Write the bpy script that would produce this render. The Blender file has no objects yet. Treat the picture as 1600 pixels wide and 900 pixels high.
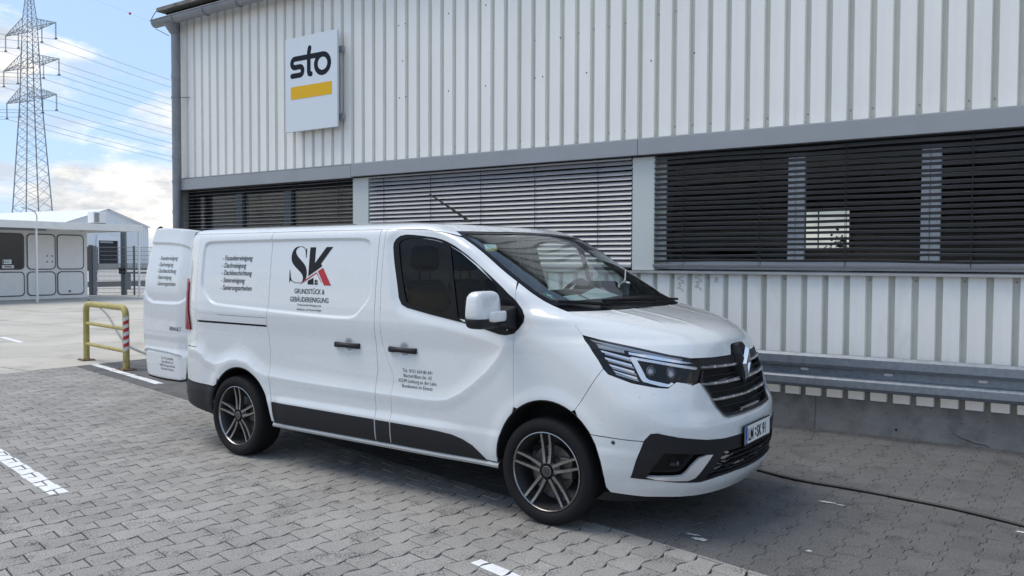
import bpy, bmesh, math, random
import numpy as np
from mathutils import Vector, Matrix, geometry
random.seed(7); rng = np.random.default_rng(7)
sc = bpy.context.scene
C = sc.collection
R = math.radians

# ------------------------------------------------------------------ camera
CAM_H = 1.643; PITCH = 0.0328; ROLL = 0.004; FOC = 1280.0
cam = bpy.data.cameras.new('camera'); cam_o = bpy.data.objects.new('camera', cam); C.objects.link(cam_o)
cam.sensor_width = 36.0; cam.lens = 36.0 * FOC / 1600.0; cam.clip_start = 0.05; cam.clip_end = 4000
fw = Vector((0, math.cos(PITCH), -math.sin(PITCH))); u0 = Vector((0, math.sin(PITCH), math.cos(PITCH))); r0 = Vector((1, 0, 0))
rt = math.cos(ROLL) * r0 + math.sin(ROLL) * u0; up = -math.sin(ROLL) * r0 + math.cos(ROLL) * u0
cam_o.matrix_world = Matrix(((rt.x, up.x, -fw.x, 0), (rt.y, up.y, -fw.y, 0), (rt.z, up.z, -fw.z, CAM_H), (0, 0, 0, 1)))
sc.camera = cam_o

# ------------------------------------------------------------------ sky and sun
SUN_EL, SUN_AZ = R(62), R(-80)           # azimuth measured from +Y towards +X
w = bpy.data.worlds.new('World'); sc.world = w; w.use_nodes = True
nt = w.node_tree; nt.nodes.clear()
def wn(t, **k):
    n = nt.nodes.new(t)
    for a, b in k.items(): setattr(n, a, b)
    return n
sky = wn('ShaderNodeTexSky', sky_type='NISHITA', sun_disc=False, sun_elevation=SUN_EL, sun_rotation=SUN_AZ, altitude=100, air_density=1.0, dust_density=1.2, ozone_density=1.2)
tc = wn('ShaderNodeTexCoord'); sep = wn('ShaderNodeSeparateXYZ'); nt.links.new(tc.outputs['Generated'], sep.inputs[0])
def math_n(op, a, b=None, clamp=False):
    n = wn('ShaderNodeMath', operation=op); n.use_clamp = clamp
    for i, x in enumerate((a, b)):
        if x is None: continue
        if isinstance(x, (int, float)): n.inputs[i].default_value = x
        else: nt.links.new(x, n.inputs[i])
    return n.outputs[0]
mp = wn('ShaderNodeMapping'); mp.inputs['Location'].default_value = (1.35, 0.2, 0.60); mp.inputs['Scale'].default_value = (1.0, 1.0, 2.6); nt.links.new(tc.outputs['Generated'], mp.inputs[0])
n1 = wn('ShaderNodeTexNoise'); n1.inputs['Scale'].default_value = 3.6; n1.inputs['Detail'].default_value = 10; n1.inputs['Roughness'].default_value = 0.60; n1.inputs['Distortion'].default_value = 0.15
nt.links.new(mp.outputs[0], n1.inputs['Vector'])
# more cloud towards the horizon
hz = math_n('MULTIPLY', math_n('SUBTRACT', 0.17, sep.outputs[2]), 0.95)
cover = math_n('ADD', n1.outputs['Fac'], math_n('MINIMUM', math_n('MAXIMUM', hz, -0.018), 0.12))
cr = wn('ShaderNodeValToRGB'); cr.color_ramp.elements[0].position = 0.50; cr.color_ramp.elements[1].position = 0.60
nt.links.new(cover, cr.inputs[0])
n2 = wn('ShaderNodeTexNoise'); n2.inputs['Scale'].default_value = 9.0; n2.inputs['Detail'].default_value = 8; n2.inputs['Roughness'].default_value = 0.62
mp2 = wn('ShaderNodeMapping'); mp2.inputs['Location'].default_value = (5.2, 1.4, 0); mp2.inputs['Scale'].default_value = (1.0, 1.0, 2.8); nt.links.new(tc.outputs['Generated'], mp2.inputs[0]); nt.links.new(mp2.outputs[0], n2.inputs['Vector'])
cc = wn('ShaderNodeValToRGB'); cc.color_ramp.elements[0].position = 0.42; cc.color_ramp.elements[0].color = (4.9, 5.1, 5.4, 1); cc.color_ramp.elements[1].position = 0.62; cc.color_ramp.elements[1].color = (9.3, 8.9, 8.3, 1)
nt.links.new(n2.outputs['Fac'], cc.inputs[0])
hsv = wn('ShaderNodeMix', data_type='RGBA'); hsv.inputs['Factor'].default_value = 0.60
nt.links.new(sky.outputs[0], hsv.inputs['A']); hsv.inputs['B'].default_value = (4.2, 6.0, 8.8, 1)
mx = wn('ShaderNodeMix', data_type='RGBA'); nt.links.new(cr.outputs[0], mx.inputs['Factor']); nt.links.new(hsv.outputs['Result'], mx.inputs['A']); nt.links.new(cc.outputs[0], mx.inputs['B'])
bg = wn('ShaderNodeBackground'); bg.inputs['Strength'].default_value = 0.072; out = wn('ShaderNodeOutputWorld')
nt.links.new(mx.outputs['Result'], bg.inputs['Color']); nt.links.new(bg.outputs[0], out.inputs['Surface'])
sl = bpy.data.lights.new('sun', 'SUN'); sl.energy = 1.2; sl.angle = R(38); sl.color = (1.0, 0.91, 0.79)
so = bpy.data.objects.new('sun', sl); C.objects.link(so)
sd = Vector((math.sin(SUN_AZ) * math.cos(SUN_EL), math.cos(SUN_AZ) * math.cos(SUN_EL), math.sin(SUN_EL)))
so.rotation_euler = sd.to_track_quat('Z', 'Y').to_euler()
vs = sc.view_settings; vs.view_transform = 'Standard'; vs.look = 'None'; vs.exposure = 1.0; vs.gamma = 1.0
sc.render.engine = 'CYCLES'; sc.cycles.max_bounces = 7; sc.cycles.transparent_max_bounces = 12

# ------------------------------------------------------------------ materials
def newmat(name):
    m = bpy.data.materials.new(name); m.use_nodes = True; t = m.node_tree
    return m, t, t.nodes['Principled BSDF']
def N_(t, ty, **k):
    n = t.nodes.new(ty)
    for a, b in k.items(): setattr(n, a, b)
    return n
def mat(name, col, rough=0.5, metal=0.0, var=0.0, vscale=6.0, bump=0.0, bscale=40.0, coat=0.0, spec=0.5, dirt=None, dscale=1.2, damount=0.5, stretch=(1, 1, 1)):
    m, t, b = newmat(name); L = t.links.new
    b.inputs['Base Color'].default_value = (*col, 1); b.inputs['Roughness'].default_value = rough; b.inputs['Metallic'].default_value = metal
    b.inputs['Coat Weight'].default_value = coat; b.inputs['Coat Roughness'].default_value = 0.04; b.inputs['Specular IOR Level'].default_value = spec
    tcn = N_(t, 'ShaderNodeTexCoord'); mpn = N_(t, 'ShaderNodeMapping'); mpn.inputs['Scale'].default_value = stretch; L(tcn.outputs['Object'], mpn.inputs[0])
    last = None
    if var > 0:
        n = N_(t, 'ShaderNodeTexNoise'); n.inputs['Scale'].default_value = vscale; n.inputs['Detail'].default_value = 6; n.inputs['Roughness'].default_value = 0.65; L(mpn.outputs[0], n.inputs['Vector'])
        mr = N_(t, 'ShaderNodeMapRange'); mr.inputs['From Min'].default_value = 0.3; mr.inputs['From Max'].default_value = 0.7; mr.inputs['To Min'].default_value = 1 - var; mr.inputs['To Max'].default_value = 1 + var; L(n.outputs['Fac'], mr.inputs['Value'])
        mm = N_(t, 'ShaderNodeVectorMath', operation='SCALE'); mm.inputs[0].default_value = col; L(mr.outputs[0], mm.inputs['Scale']); last = mm.outputs[0]
        L(last, b.inputs['Base Color'])
        rr = N_(t, 'ShaderNodeMapRange'); rr.inputs['From Min'].default_value = 0.3; rr.inputs['From Max'].default_value = 0.7; rr.inputs['To Min'].default_value = max(0, rough - 0.08); rr.inputs['To Max'].default_value = min(1, rough + 0.08); L(n.outputs['Fac'], rr.inputs['Value']); L(rr.outputs[0], b.inputs['Roughness'])
    if dirt is not None:
        n = N_(t, 'ShaderNodeTexNoise'); n.inputs['Scale'].default_value = dscale; n.inputs['Detail'].default_value = 8; n.inputs['Roughness'].default_value = 0.7; L(mpn.outputs[0], n.inputs['Vector'])
        mr = N_(t, 'ShaderNodeMapRange'); mr.inputs['From Min'].default_value = 0.52; mr.inputs['From Max'].default_value = 0.75; mr.inputs['To Max'].default_value = damount; L(n.outputs['Fac'], mr.inputs['Value'])
        mxn = N_(t, 'ShaderNodeMix', data_type='RGBA'); L(mr.outputs[0], mxn.inputs['Factor'])
        if last is not None: L(last, mxn.inputs['A'])
        else: mxn.inputs['A'].default_value = (*col, 1)
        mxn.inputs['B'].default_value = (*dirt, 1); L(mxn.outputs['Result'], b.inputs['Base Color'])
    if bump > 0:
        n = N_(t, 'ShaderNodeTexNoise'); n.inputs['Scale'].default_value = bscale; n.inputs['Detail'].default_value = 5; L(tcn.outputs['Object'], n.inputs['Vector'])
        bp = N_(t, 'ShaderNodeBump'); bp.inputs['Strength'].default_value = bump; bp.inputs['Distance'].default_value = 0.01; L(n.outputs['Fac'], bp.inputs['Height']); L(bp.outputs[0], b.inputs['Normal'])
    return m
def glass(name, tint, refl=0.05, rough=0.0, ior=1.5):
    m = bpy.data.materials.new(name); m.use_nodes = True; t = m.node_tree; t.nodes.clear(); L = t.links.new
    tr = N_(t, 'ShaderNodeBsdfTransparent'); tr.inputs[0].default_value = (*tint, 1)
    gl = N_(t, 'ShaderNodeBsdfGlossy'); gl.inputs['Roughness'].default_value = rough; gl.inputs[0].default_value = (1, 1, 1, 1)
    fr = N_(t, 'ShaderNodeFresnel'); fr.inputs[0].default_value = ior
    ad = N_(t, 'ShaderNodeMath', operation='ADD'); ad.use_clamp = True; L(fr.outputs[0], ad.inputs[0]); ad.inputs[1].default_value = refl
    ms = N_(t, 'ShaderNodeMixShader'); L(ad.outputs[0], ms.inputs[0]); L(tr.outputs[0], ms.inputs[1]); L(gl.outputs[0], ms.inputs[2])
    o = N_(t, 'ShaderNodeOutputMaterial'); L(ms.outputs[0], o.inputs[0]); return m

def stone_mat(name, base, base2, speck, gap_dark):
    "concrete paving stone: tint per stone, exposed grit, pores, broad wear"
    m, t, b = newmat(name); L = t.links.new
    g = N_(t, 'ShaderNodeNewGeometry'); oi = N_(t, 'ShaderNodeObjectInfo'); at = N_(t, 'ShaderNodeAttribute', attribute_name='tint')
    sc_ = N_(t, 'ShaderNodeSeparateColor'); L(oi.outputs['Color'], sc_.inputs[0])
    add = N_(t, 'ShaderNodeMath', operation='ADD'); L(sc_.outputs[0], add.inputs[0]); L(at.outputs['Fac'], add.inputs[1])
    mx1 = N_(t, 'ShaderNodeMix', data_type='RGBA'); L(add.outputs[0], mx1.inputs['Factor']); mx1.inputs['A'].default_value = (*base, 1); mx1.inputs['B'].default_value = (*base2, 1)
    n = N_(t, 'ShaderNodeTexNoise'); n.inputs['Scale'].default_value = 110; n.inputs['Detail'].default_value = 4; n.inputs['Roughness'].default_value = 0.75; L(g.outputs['Position'], n.inputs['Vector'])
    mr = N_(t, 'ShaderNodeMapRange'); mr.inputs['From Min'].default_value = 0.33; mr.inputs['From Max'].default_value = 0.67; mr.inputs['To Min'].default_value = 1 - speck; mr.inputs['To Max'].default_value = 1 + speck; L(n.outputs['Fac'], mr.inputs['Value'])
    nb = N_(t, 'ShaderNodeTexNoise'); nb.inputs['Scale'].default_value = 1.1; nb.inputs['Detail'].default_value = 6; nb.inputs['Roughness'].default_value = 0.6; L(g.outputs['Position'], nb.inputs['Vector'])
    mb = N_(t, 'ShaderNodeMapRange'); mb.inputs['From Min'].default_value = 0.3; mb.inputs['From Max'].default_value = 0.7; mb.inputs['To Min'].default_value = 0.82; mb.inputs['To Max'].default_value = 1.12; L(nb.outputs['Fac'], mb.inputs['Value'])
    pr = N_(t, 'ShaderNodeMath', operation='MULTIPLY'); L(mr.outputs[0], pr.inputs[0]); L(mb.outputs[0], pr.inputs[1])
    # pores: dark pits
    v = N_(t, 'ShaderNodeTexNoise'); v.inputs['Scale'].default_value = 75; v.inputs['Detail'].default_value = 3; L(g.outputs['Position'], v.inputs['Vector'])
    vm = N_(t, 'ShaderNodeTexNoise'); vm.inputs['Scale'].default_value = 5; vm.inputs['Detail'].default_value = 3; L(g.outputs['Position'], vm.inputs['Vector'])
    th = N_(t, 'ShaderNodeMath', operation='MULTIPLY'); L(v.outputs['Fac'], th.inputs[0]); L(vm.outputs['Fac'], th.inputs[1])
    vp = N_(t, 'ShaderNodeMapRange'); vp.inputs['From Min'].default_value = 0.315; vp.inputs['From Max'].default_value = 0.365; vp.inputs['To Min'].default_value = 1.0; vp.inputs['To Max'].default_value = 0.45; L(th.outputs[0], vp.inputs['Value'])
    p2 = N_(t, 'ShaderNodeMath', operation='MULTIPLY'); L(pr.outputs[0], p2.inputs[0]); L(vp.outputs[0], p2.inputs[1])
    s = N_(t, 'ShaderNodeVectorMath', operation='SCALE'); L(mx1.outputs['Result'], s.inputs[0]); L(p2.outputs[0], s.inputs['Scale']); L(s.outputs[0], b.inputs['Base Color'])
    b.inputs['Roughness'].default_value = 0.86
    bp = N_(t, 'ShaderNodeBump'); bp.inputs['Strength'].default_value = 0.9; bp.inputs['Distance'].default_value = 0.004; L(n.outputs['Fac'], bp.inputs['Height']); L(bp.outputs[0], b.inputs['Normal'])
    return m

M = {}
M['van_white'] = mat('van_white_paint', (0.66, 0.68, 0.685), 0.28, coat=1.0, var=0.01, vscale=2, dirt=(0.50, 0.50, 0.48), dscale=2.2, damount=0.15, stretch=(.7, 1, 1.6))
M['plastic'] = mat('dark_plastic_trim', (0.014, 0.0145, 0.017), 0.55, spec=0.3, var=0.1, vscale=30, bump=0.05, bscale=400)
M['gloss_black'] = mat('gloss_black', (0.004, 0.004, 0.005), 0.28, spec=0.22)
M['rubber'] = mat('rubber', (0.006, 0.006, 0.006), 0.75, spec=0.3)
M['tyre'] = mat('tyre_rubber', (0.008, 0.008, 0.009), 0.78, spec=0.3, var=0.2, vscale=14, bump=0.1, bscale=120)
M['chrome'] = mat('chrome', (0.88, 0.89, 0.90), 0.16, metal=1.0)
M['dark_chrome'] = mat('dark_chrome', (0.38, 0.38, 0.39), 0.28, metal=0.8)
M['blade'] = mat('bright_reflector', (0.95, 0.95, 0.95), 0.22, metal=0.6)
M['alloy'] = mat('machined_alloy', (0.31, 0.305, 0.30), 0.28, metal=1.0, var=0.06, vscale=40)
M['alloy_dark'] = mat('dark_alloy_paint', (0.035, 0.034, 0.036), 0.35, coat=0.3)
M['brake'] = mat('brake_steel', (0.16, 0.15, 0.14), 0.5, metal=0.8, var=0.2)
M['interior'] = mat('cabin_dark', (0.012, 0.012, 0.013), 0.9)
M['seat'] = mat('seat_fabric', (0.010, 0.010, 0.014), 0.9)
M['interior_grey'] = mat('cabin_grey', (0.62, 0.64, 0.62), 0.8)
M['under'] = mat('underbody', (0.02, 0.02, 0.02), 0.9)
M['windscreen'] = glass('windscreen_glass', (0.84, 0.93, 0.88), 0.05)
M['sideglass'] = glass('side_glass', (0.82, 0.87, 0.85), -0.03)
M['lens'] = glass('clear_lens', (0.97, 0.97, 0.98), -0.02)
M['red_lens'] = mat('red_lens', (0.20, 0.006, 0.009), 0.3, spec=0.3)
M['ink'] = mat('black_vinyl', (0.010, 0.011, 0.013), 0.6, spec=0.25)
M['ink_grey'] = mat('grey_vinyl', (0.045, 0.050, 0.056), 0.6, spec=0.25)
M['ink_red'] = mat('red_vinyl', (0.42, 0.012, 0.018), 0.4)
M['white_vinyl'] = mat('white_vinyl', (0.75, 0.77, 0.77), 0.4)
M['blue'] = mat('blue_band', (0.02, 0.07, 0.35), 0.4)
M['paper'] = mat('paper', (0.86, 0.93, 0.90), 0.7)
M['yellow_print'] = mat('yellow_print', (0.6, 0.50, 0.06), 0.6)
M['green_badge'] = mat('green_badge', (0.02, 0.22, 0.13), 0.5)
M['clad'] = mat('cladding_paint', (0.83, 0.82, 0.775), 0.38, var=0.05, vscale=1.2, dirt=(0.46, 0.45, 0.40), dscale=1.6, damount=0.18, stretch=(1, 1, 0.25))
M['clad_lower'] = mat('cladding_paint_lower', (0.83, 0.83, 0.80), 0.36, var=0.05, vscale=1.5, dirt=(0.40, 0.39, 0.33), dscale=2.2, damount=0.35, stretch=(1, 1, 0.4))
M['channel'] = mat('shaded_grimy_channel_paint', (0.54, 0.54, 0.48), 0.55, var=0.10, vscale=2.5, dirt=(0.40, 0.39, 0.33), dscale=3, damount=0.5, stretch=(1, 1, 0.3))  # channel floors: recess shade put into the colour along with grime
M['scrub'] = mat('dried_mud_smear', (0.52, 0.50, 0.43), 0.8)
M['screw'] = mat('screw', (0.36, 0.36, 0.35), 0.5, metal=0.4)
M['hole'] = mat('drilled_hole', (0.02, 0.02, 0.02), 0.9)
M['fascia'] = mat('grey_fascia', (0.30, 0.31, 0.33), 0.42, var=0.05, vscale=1.5, dirt=(0.20, 0.20, 0.20), damount=0.25)
M['column'] = mat('off_white_column', (0.56, 0.59, 0.57), 0.5, var=0.04, vscale=2, dirt=(0.4, 0.4, 0.36), damount=0.3)
M['frame'] = mat('window_frame', (0.60, 0.61, 0.62), 0.5, var=0.04)
M['pane'] = glass('window_pane', (0.72, 0.75, 0.74), -0.03)
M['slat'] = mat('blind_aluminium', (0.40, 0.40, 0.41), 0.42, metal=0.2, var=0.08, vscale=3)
M['slat_dark'] = mat('blind_aluminium_shaded', (0.17, 0.175, 0.185), 0.40, metal=0.2, var=0.08, vscale=3)  # same slat aluminium, darkened in the colour for undersides in shade
M['cord'] = mat('blind_cord', (0.03, 0.03, 0.03), 0.8)
M['sill'] = mat('sill_metal', (0.36, 0.37, 0.37), 0.4, metal=0.3, var=0.1, vscale=4)
M['black'] = mat('matt_black', (0.012, 0.012, 0.012), 0.9)
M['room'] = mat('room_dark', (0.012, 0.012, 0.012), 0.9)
M['concrete_dark'] = mat('weathered_concrete', (0.235, 0.228, 0.215), 0.9, var=0.22, vscale=2.6, bump=0.35, bscale=35, dirt=(0.09, 0.087, 0.08), dscale=3.5, damount=0.8)
M['crack'] = mat('concrete_crack', (0.035, 0.034, 0.032), 0.95)
M['galv'] = mat('galvanised_steel', (0.26, 0.29, 0.33), 0.42, metal=0.55, var=0.16, vscale=22, bump=0.05, bscale=120, dirt=(0.16, 0.165, 0.17), dscale=9, damount=0.5)
M['gutter'] = mat('zinc_gutter', (0.25, 0.26, 0.28), 0.5, metal=0.3, var=0.14, vscale=4, dirt=(0.15, 0.15, 0.15), dscale=5, damount=0.5)
M['roof_edge'] = mat('fibre_cement_edge', (0.20, 0.195, 0.175), 0.95, var=0.3, vscale=9, bump=0.4, bscale=30, dirt=(0.06, 0.06, 0.05), dscale=6, damount=0.8)
M['sign_face'] = mat('sign_white', (0.66, 0.71, 0.75), 0.35, var=0.01)
M['sign_ink'] = mat('sign_navy', (0.008, 0.012, 0.022), 0.7, spec=0.2)
M['sign_yellow'] = mat('sign_yellow', (0.74, 0.43, 0.010), 0.55, spec=0.3)
M['stone_light'] = stone_mat('light_paving_stone', (0.325, 0.312, 0.290), (0.265, 0.254, 0.236), 0.55, 1)
M['stone_dark'] = stone_mat('dark_paving_stone', (0.125, 0.124, 0.122), (0.108, 0.107, 0.105), 0.62, 1)
M['bed_light'] = mat('joint_sand', (0.018, 0.0175, 0.017), 0.95, var=0.3, vscale=20)
M['bed_dark'] = mat('joint_grit', (0.045, 0.045, 0.045), 0.95, var=0.3, vscale=20)
M['slab'] = mat('yard_concrete', (0.46, 0.435, 0.38), 0.9, var=0.16, vscale=0.5, bump=0.15, bscale=50, dirt=(0.27, 0.255, 0.23), dscale=0.9, damount=0.9)
M['yard'] = mat('yard_ground', (0.37, 0.36, 0.335), 0.9, var=0.14, vscale=0.15, bump=0.1, bscale=20)
M['road_paint'] = mat('road_paint', (0.74, 0.75, 0.75), 0.7, var=0.10, vscale=18, dirt=(0.42, 0.42, 0.40), dscale=30, damount=0.5)
M['hose'] = mat('black_hose', (0.012, 0.012, 0.013), 0.45)
M['cable'] = mat('grey_cable', (0.20, 0.21, 0.21), 0.6)
M['yellow'] = mat('worn_yellow_paint', (0.40, 0.335, 0.11), 0.6, var=0.12, vscale=9, bump=0.15, bscale=60, dirt=(0.12, 0.075, 0.035), dscale=7, damount=1.0)
M['rust'] = mat('rusty_plate', (0.13, 0.075, 0.045), 0.9, var=0.3, vscale=30)
M['red_stripe'] = mat('red_stripe', (0.45, 0.025, 0.03), 0.5)
M['white_stripe'] = mat('white_stripe', (0.62, 0.62, 0.60), 0.5, var=0.05)
M['kiosk'] = mat('kiosk_white', (0.80, 0.80, 0.79), 0.45, var=0.03, dirt=(0.45, 0.44, 0.40), damount=0.2)
M['kiosk_seal'] = mat('kiosk_gasket', (0.06, 0.065, 0.065), 0.7)
M['canopy'] = mat('canopy_white', (0.76, 0.755, 0.73), 0.5, var=0.06, vscale=2, dirt=(0.42, 0.40, 0.34), dscale=2, damount=0.5)
M['white_post'] = mat('white_post', (0.72, 0.72, 0.71), 0.5)
M['dark_pane'] = mat('dark_window', (0.018, 0.020, 0.022), 0.08)
M['fence'] = mat('grey_fence_steel', (0.13, 0.15, 0.17), 0.5, metal=0.3)
M['ware'] = mat('warehouse_white', (0.74, 0.77, 0.79), 0.5, var=0.03, vscale=0.4)
M['ware_roof'] = mat('warehouse_roof', (0.72, 0.74, 0.74), 0.5, var=0.03, vscale=0.2)
M['ware_dark'] = mat('dock_dark', (0.020, 0.022, 0.028), 0.8)
M['pylon'] = mat('pylon_steel', (0.26, 0.30, 0.32), 0.6)
M['insulator'] = mat('insulator', (0.10, 0.11, 0.12), 0.4)
M['wire'] = mat('conductor', (0.32, 0.37, 0.42), 0.6)
M['red_ball'] = mat('red_marker', (0.55, 0.05, 0.06), 0.5)
M['brick_far'] = mat('far_brick', (0.20, 0.10, 0.08), 0.9)
M['leaf'] = mat('leaf', (0.02, 0.04, 0.02), 0.7)

# ------------------------------------------------------------------ object helpers
def link(o, parent=None):
    C.objects.link(o)
    if parent is not None: o.parent = parent
    return o
def empty(name, loc, rz=0.0, label=None, cat=None, group=None):
    o = bpy.data.objects.new(name, None); o.empty_display_size = 0.2; link(o); o.location = loc; o.rotation_euler = (0, 0, rz)
    if label: tag(o, label, cat, group)
    return o
def tag(o, label=None, cat=None, group=None, kind=None):
    if label: o['label'] = label
    if cat: o['category'] = cat
    if group: o['group'] = group
    if kind: o['kind'] = kind
    return o
class MB:
    def __init__(s): s.v = []; s.f = []; s.mi = []; s.cur = 0
    def add(s, vs, fs):
        n = len(s.v); s.v += [tuple(map(float, p)) for p in vs]; s.f += [tuple(i + n for i in f) for f in fs]; s.mi += [s.cur] * len(fs); return s
    def box(s, x0, x1, y0, y1, z0, z1):
        return s.add([(x0, y0, z0), (x1, y0, z0), (x1, y1, z0), (x0, y1, z0), (x0, y0, z1), (x1, y0, z1), (x1, y1, z1), (x0, y1, z1)],
                     [(0, 3, 2, 1), (4, 5, 6, 7), (0, 1, 5, 4), (1, 2, 6, 5), (2, 3, 7, 6), (3, 0, 4, 7)])
    def bar(s, a, b, w, h=None, ref=(0, 0, 1)):
        "box bar from a to b with section w x h"
        h = h or w; a = Vector(a); b = Vector(b); d = (b - a).normalized(); r = Vector(ref)
        if abs(d.dot(r)) > 0.95: r = Vector((1, 0, 0))
        x = d.cross(r).normalized(); y = x.cross(d).normalized(); vs = []
        for p in (a, b):
            for i, j in ((-1, -1), (1, -1), (1, 1), (-1, 1)): vs.append(p + x * i * w / 2 + y * j * h / 2)
        return s.add(vs, [(3, 2, 1, 0), (4, 5, 6, 7), (0, 1, 5, 4), (1, 2, 6, 5), (2, 3, 7, 6), (3, 0, 4, 7)])
    def tube(s, pts, r, seg=10, caps=True):
        pts = [Vector(p) for p in pts]; n = len(pts); vs = []; prev = None
        rr = r if hasattr(r, '__len__') else [r] * n
        for i, p in enumerate(pts):
            d = (pts[min(i + 1, n - 1)] - pts[max(i - 1, 0)]).normalized()
            if prev is None:
                x = d.cross(Vector((0, 0, 1)));
                if x.length < 1e-3: x = d.cross(Vector((1, 0, 0)))
                x.normalize()
            else: x = (prev - d * prev.dot(d)).normalized()
            prev = x; y = d.cross(x)
            for k in range(seg): a = 2 * math.pi * k / seg; vs.append(p + (x * math.cos(a) + y * math.sin(a)) * rr[i])
        fs = [(i * seg + k, i * seg + (k + 1) % seg, (i + 1) * seg + (k + 1) % seg, (i + 1) * seg + k) for i in range(n - 1) for k in range(seg)]
        if caps: fs += [tuple(range(seg - 1, -1, -1)), tuple((n - 1) * seg + k for k in range(seg))]
        return s.add(vs, fs)
    def prism(s, poly, ax, lo, hi):
        "polygon in the two axes other than ax, extruded along ax"
        n = len(poly); vs = []
        for t in (lo, hi):
            for p in poly:
                q = list(p); q.insert(ax, t); vs.append(q)
        return s.add(vs, [tuple(range(n - 1, -1, -1)), tuple(range(n, 2 * n))] + [(i, (i + 1) % n, n + (i + 1) % n, n + i) for i in range(n)])
    def lathe(s, prof, axis='y', seg=40, c=(0, 0, 0), close=False):
        "prof: list of (r, h)"
        vs = []
        for r, h in prof:
            for k in range(seg):
                a = 2 * math.pi * k / seg; p = (r * math.cos(a), h, r * math.sin(a)) if axis == 'y' else (r * math.cos(a), r * math.sin(a), h)
                vs.append((p[0] + c[0], p[1] + c[1], p[2] + c[2]))
        m = len(prof); fs = []
        for i in range(m - (0 if close else 1)):
            for k in range(seg): j = (i + 1) % m; fs.append((i * seg + k, i * seg + (k + 1) % seg, j * seg + (k + 1) % seg, j * seg + k))
        return s.add(vs, fs)
    def mesh(s, name, mats, smooth=None):
        me = bpy.data.meshes.new(name); me.from_pydata(s.v, [], s.f)
        if not isinstance(mats, (list, tuple)): mats = [mats]
        for m in mats: me.materials.append(m)
        if len(mats) > 1: me.polygons.foreach_set('material_index', s.mi)
        bm = bmesh.new(); bm.from_mesh(me); bmesh.ops.recalc_face_normals(bm, faces=bm.faces); bm.to_mesh(me); bm.free()
        if smooth is not None:
            me.shade_smooth(); me.set_sharp_from_angle(angle=R(smooth))
        me.update(); return me
    def build(s, name, mats, parent=None, smooth=None, bevel=0.0, loc=None):
        o = bpy.data.objects.new(name, s.mesh(name, mats, smooth)); link(o, parent)
        if loc: o.location = loc
        if bevel > 0:
            md = o.modifiers.new('bevel', 'BEVEL'); md.width = bevel; md.segments = 2; md.limit_method = 'ANGLE'; md.angle_limit = R(40)
        return o
def inst(name, mesh, parent=None, loc=(0, 0, 0), rot=(0, 0, 0), scale=(1, 1, 1)):
    o = bpy.data.objects.new(name, mesh); link(o, parent); o.location = loc; o.rotation_euler = rot; o.scale = scale; return o
def inpoly(P, poly):
    P = np.asarray(P, float); x, y = P[:, 0], P[:, 1]; r = np.zeros(len(P), bool); q = np.asarray(poly, float); j = len(q) - 1
    for i in range(len(q)):
        xi, yi = q[i]; xj, yj = q[j]
        c = ((yi > y) != (yj > y)) & (x < (xj - xi) * (y - yi) / ((yj - yi) if yj != yi else 1e-12) + xi); r ^= c; j = i
    return r
def seg_dist(P, pts, closed=True):
    P = np.asarray(P, float); q = np.asarray(pts, float); n = len(q); d = np.full(len(P), 1e9)
    for i in range(n if closed else n - 1):
        a, b = q[i], q[(i + 1) % n]; ab = b - a; t = np.clip(((P - a) @ ab) / (ab @ ab + 1e-12), 0, 1); d = np.minimum(d, np.hypot(*(P - a - t[:, None] * ab).T))
    return d
def smooth_poly(pts, it=2, closed=True):
    "Chaikin corner cutting"
    for _ in range(it):
        o = []; n = len(pts)
        if not closed: o.append(pts[0])
        for i in range(n if closed else n - 1):
            a, b = pts[i], pts[(i + 1) % n]; o.append((.75 * a[0] + .25 * b[0], .75 * a[1] + .25 * b[1])); o.append((.25 * a[0] + .75 * b[0], .25 * a[1] + .75 * b[1]))
        if not closed: o.append(pts[-1])
        pts = o
    return pts
def rrect(x0, x1, y0, y1, r, k=5):
    o = []
    for cx_, cy_, a0 in ((x1 - r, y1 - r, 0), (x0 + r, y1 - r, 90), (x0 + r, y0 + r, 180), (x1 - r, y0 + r, 270)):
        for i in range(k + 1): a = R(a0 + 90 * i / k); o.append((cx_ + r * math.cos(a), cy_ + r * math.sin(a)))
    return o
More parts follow.
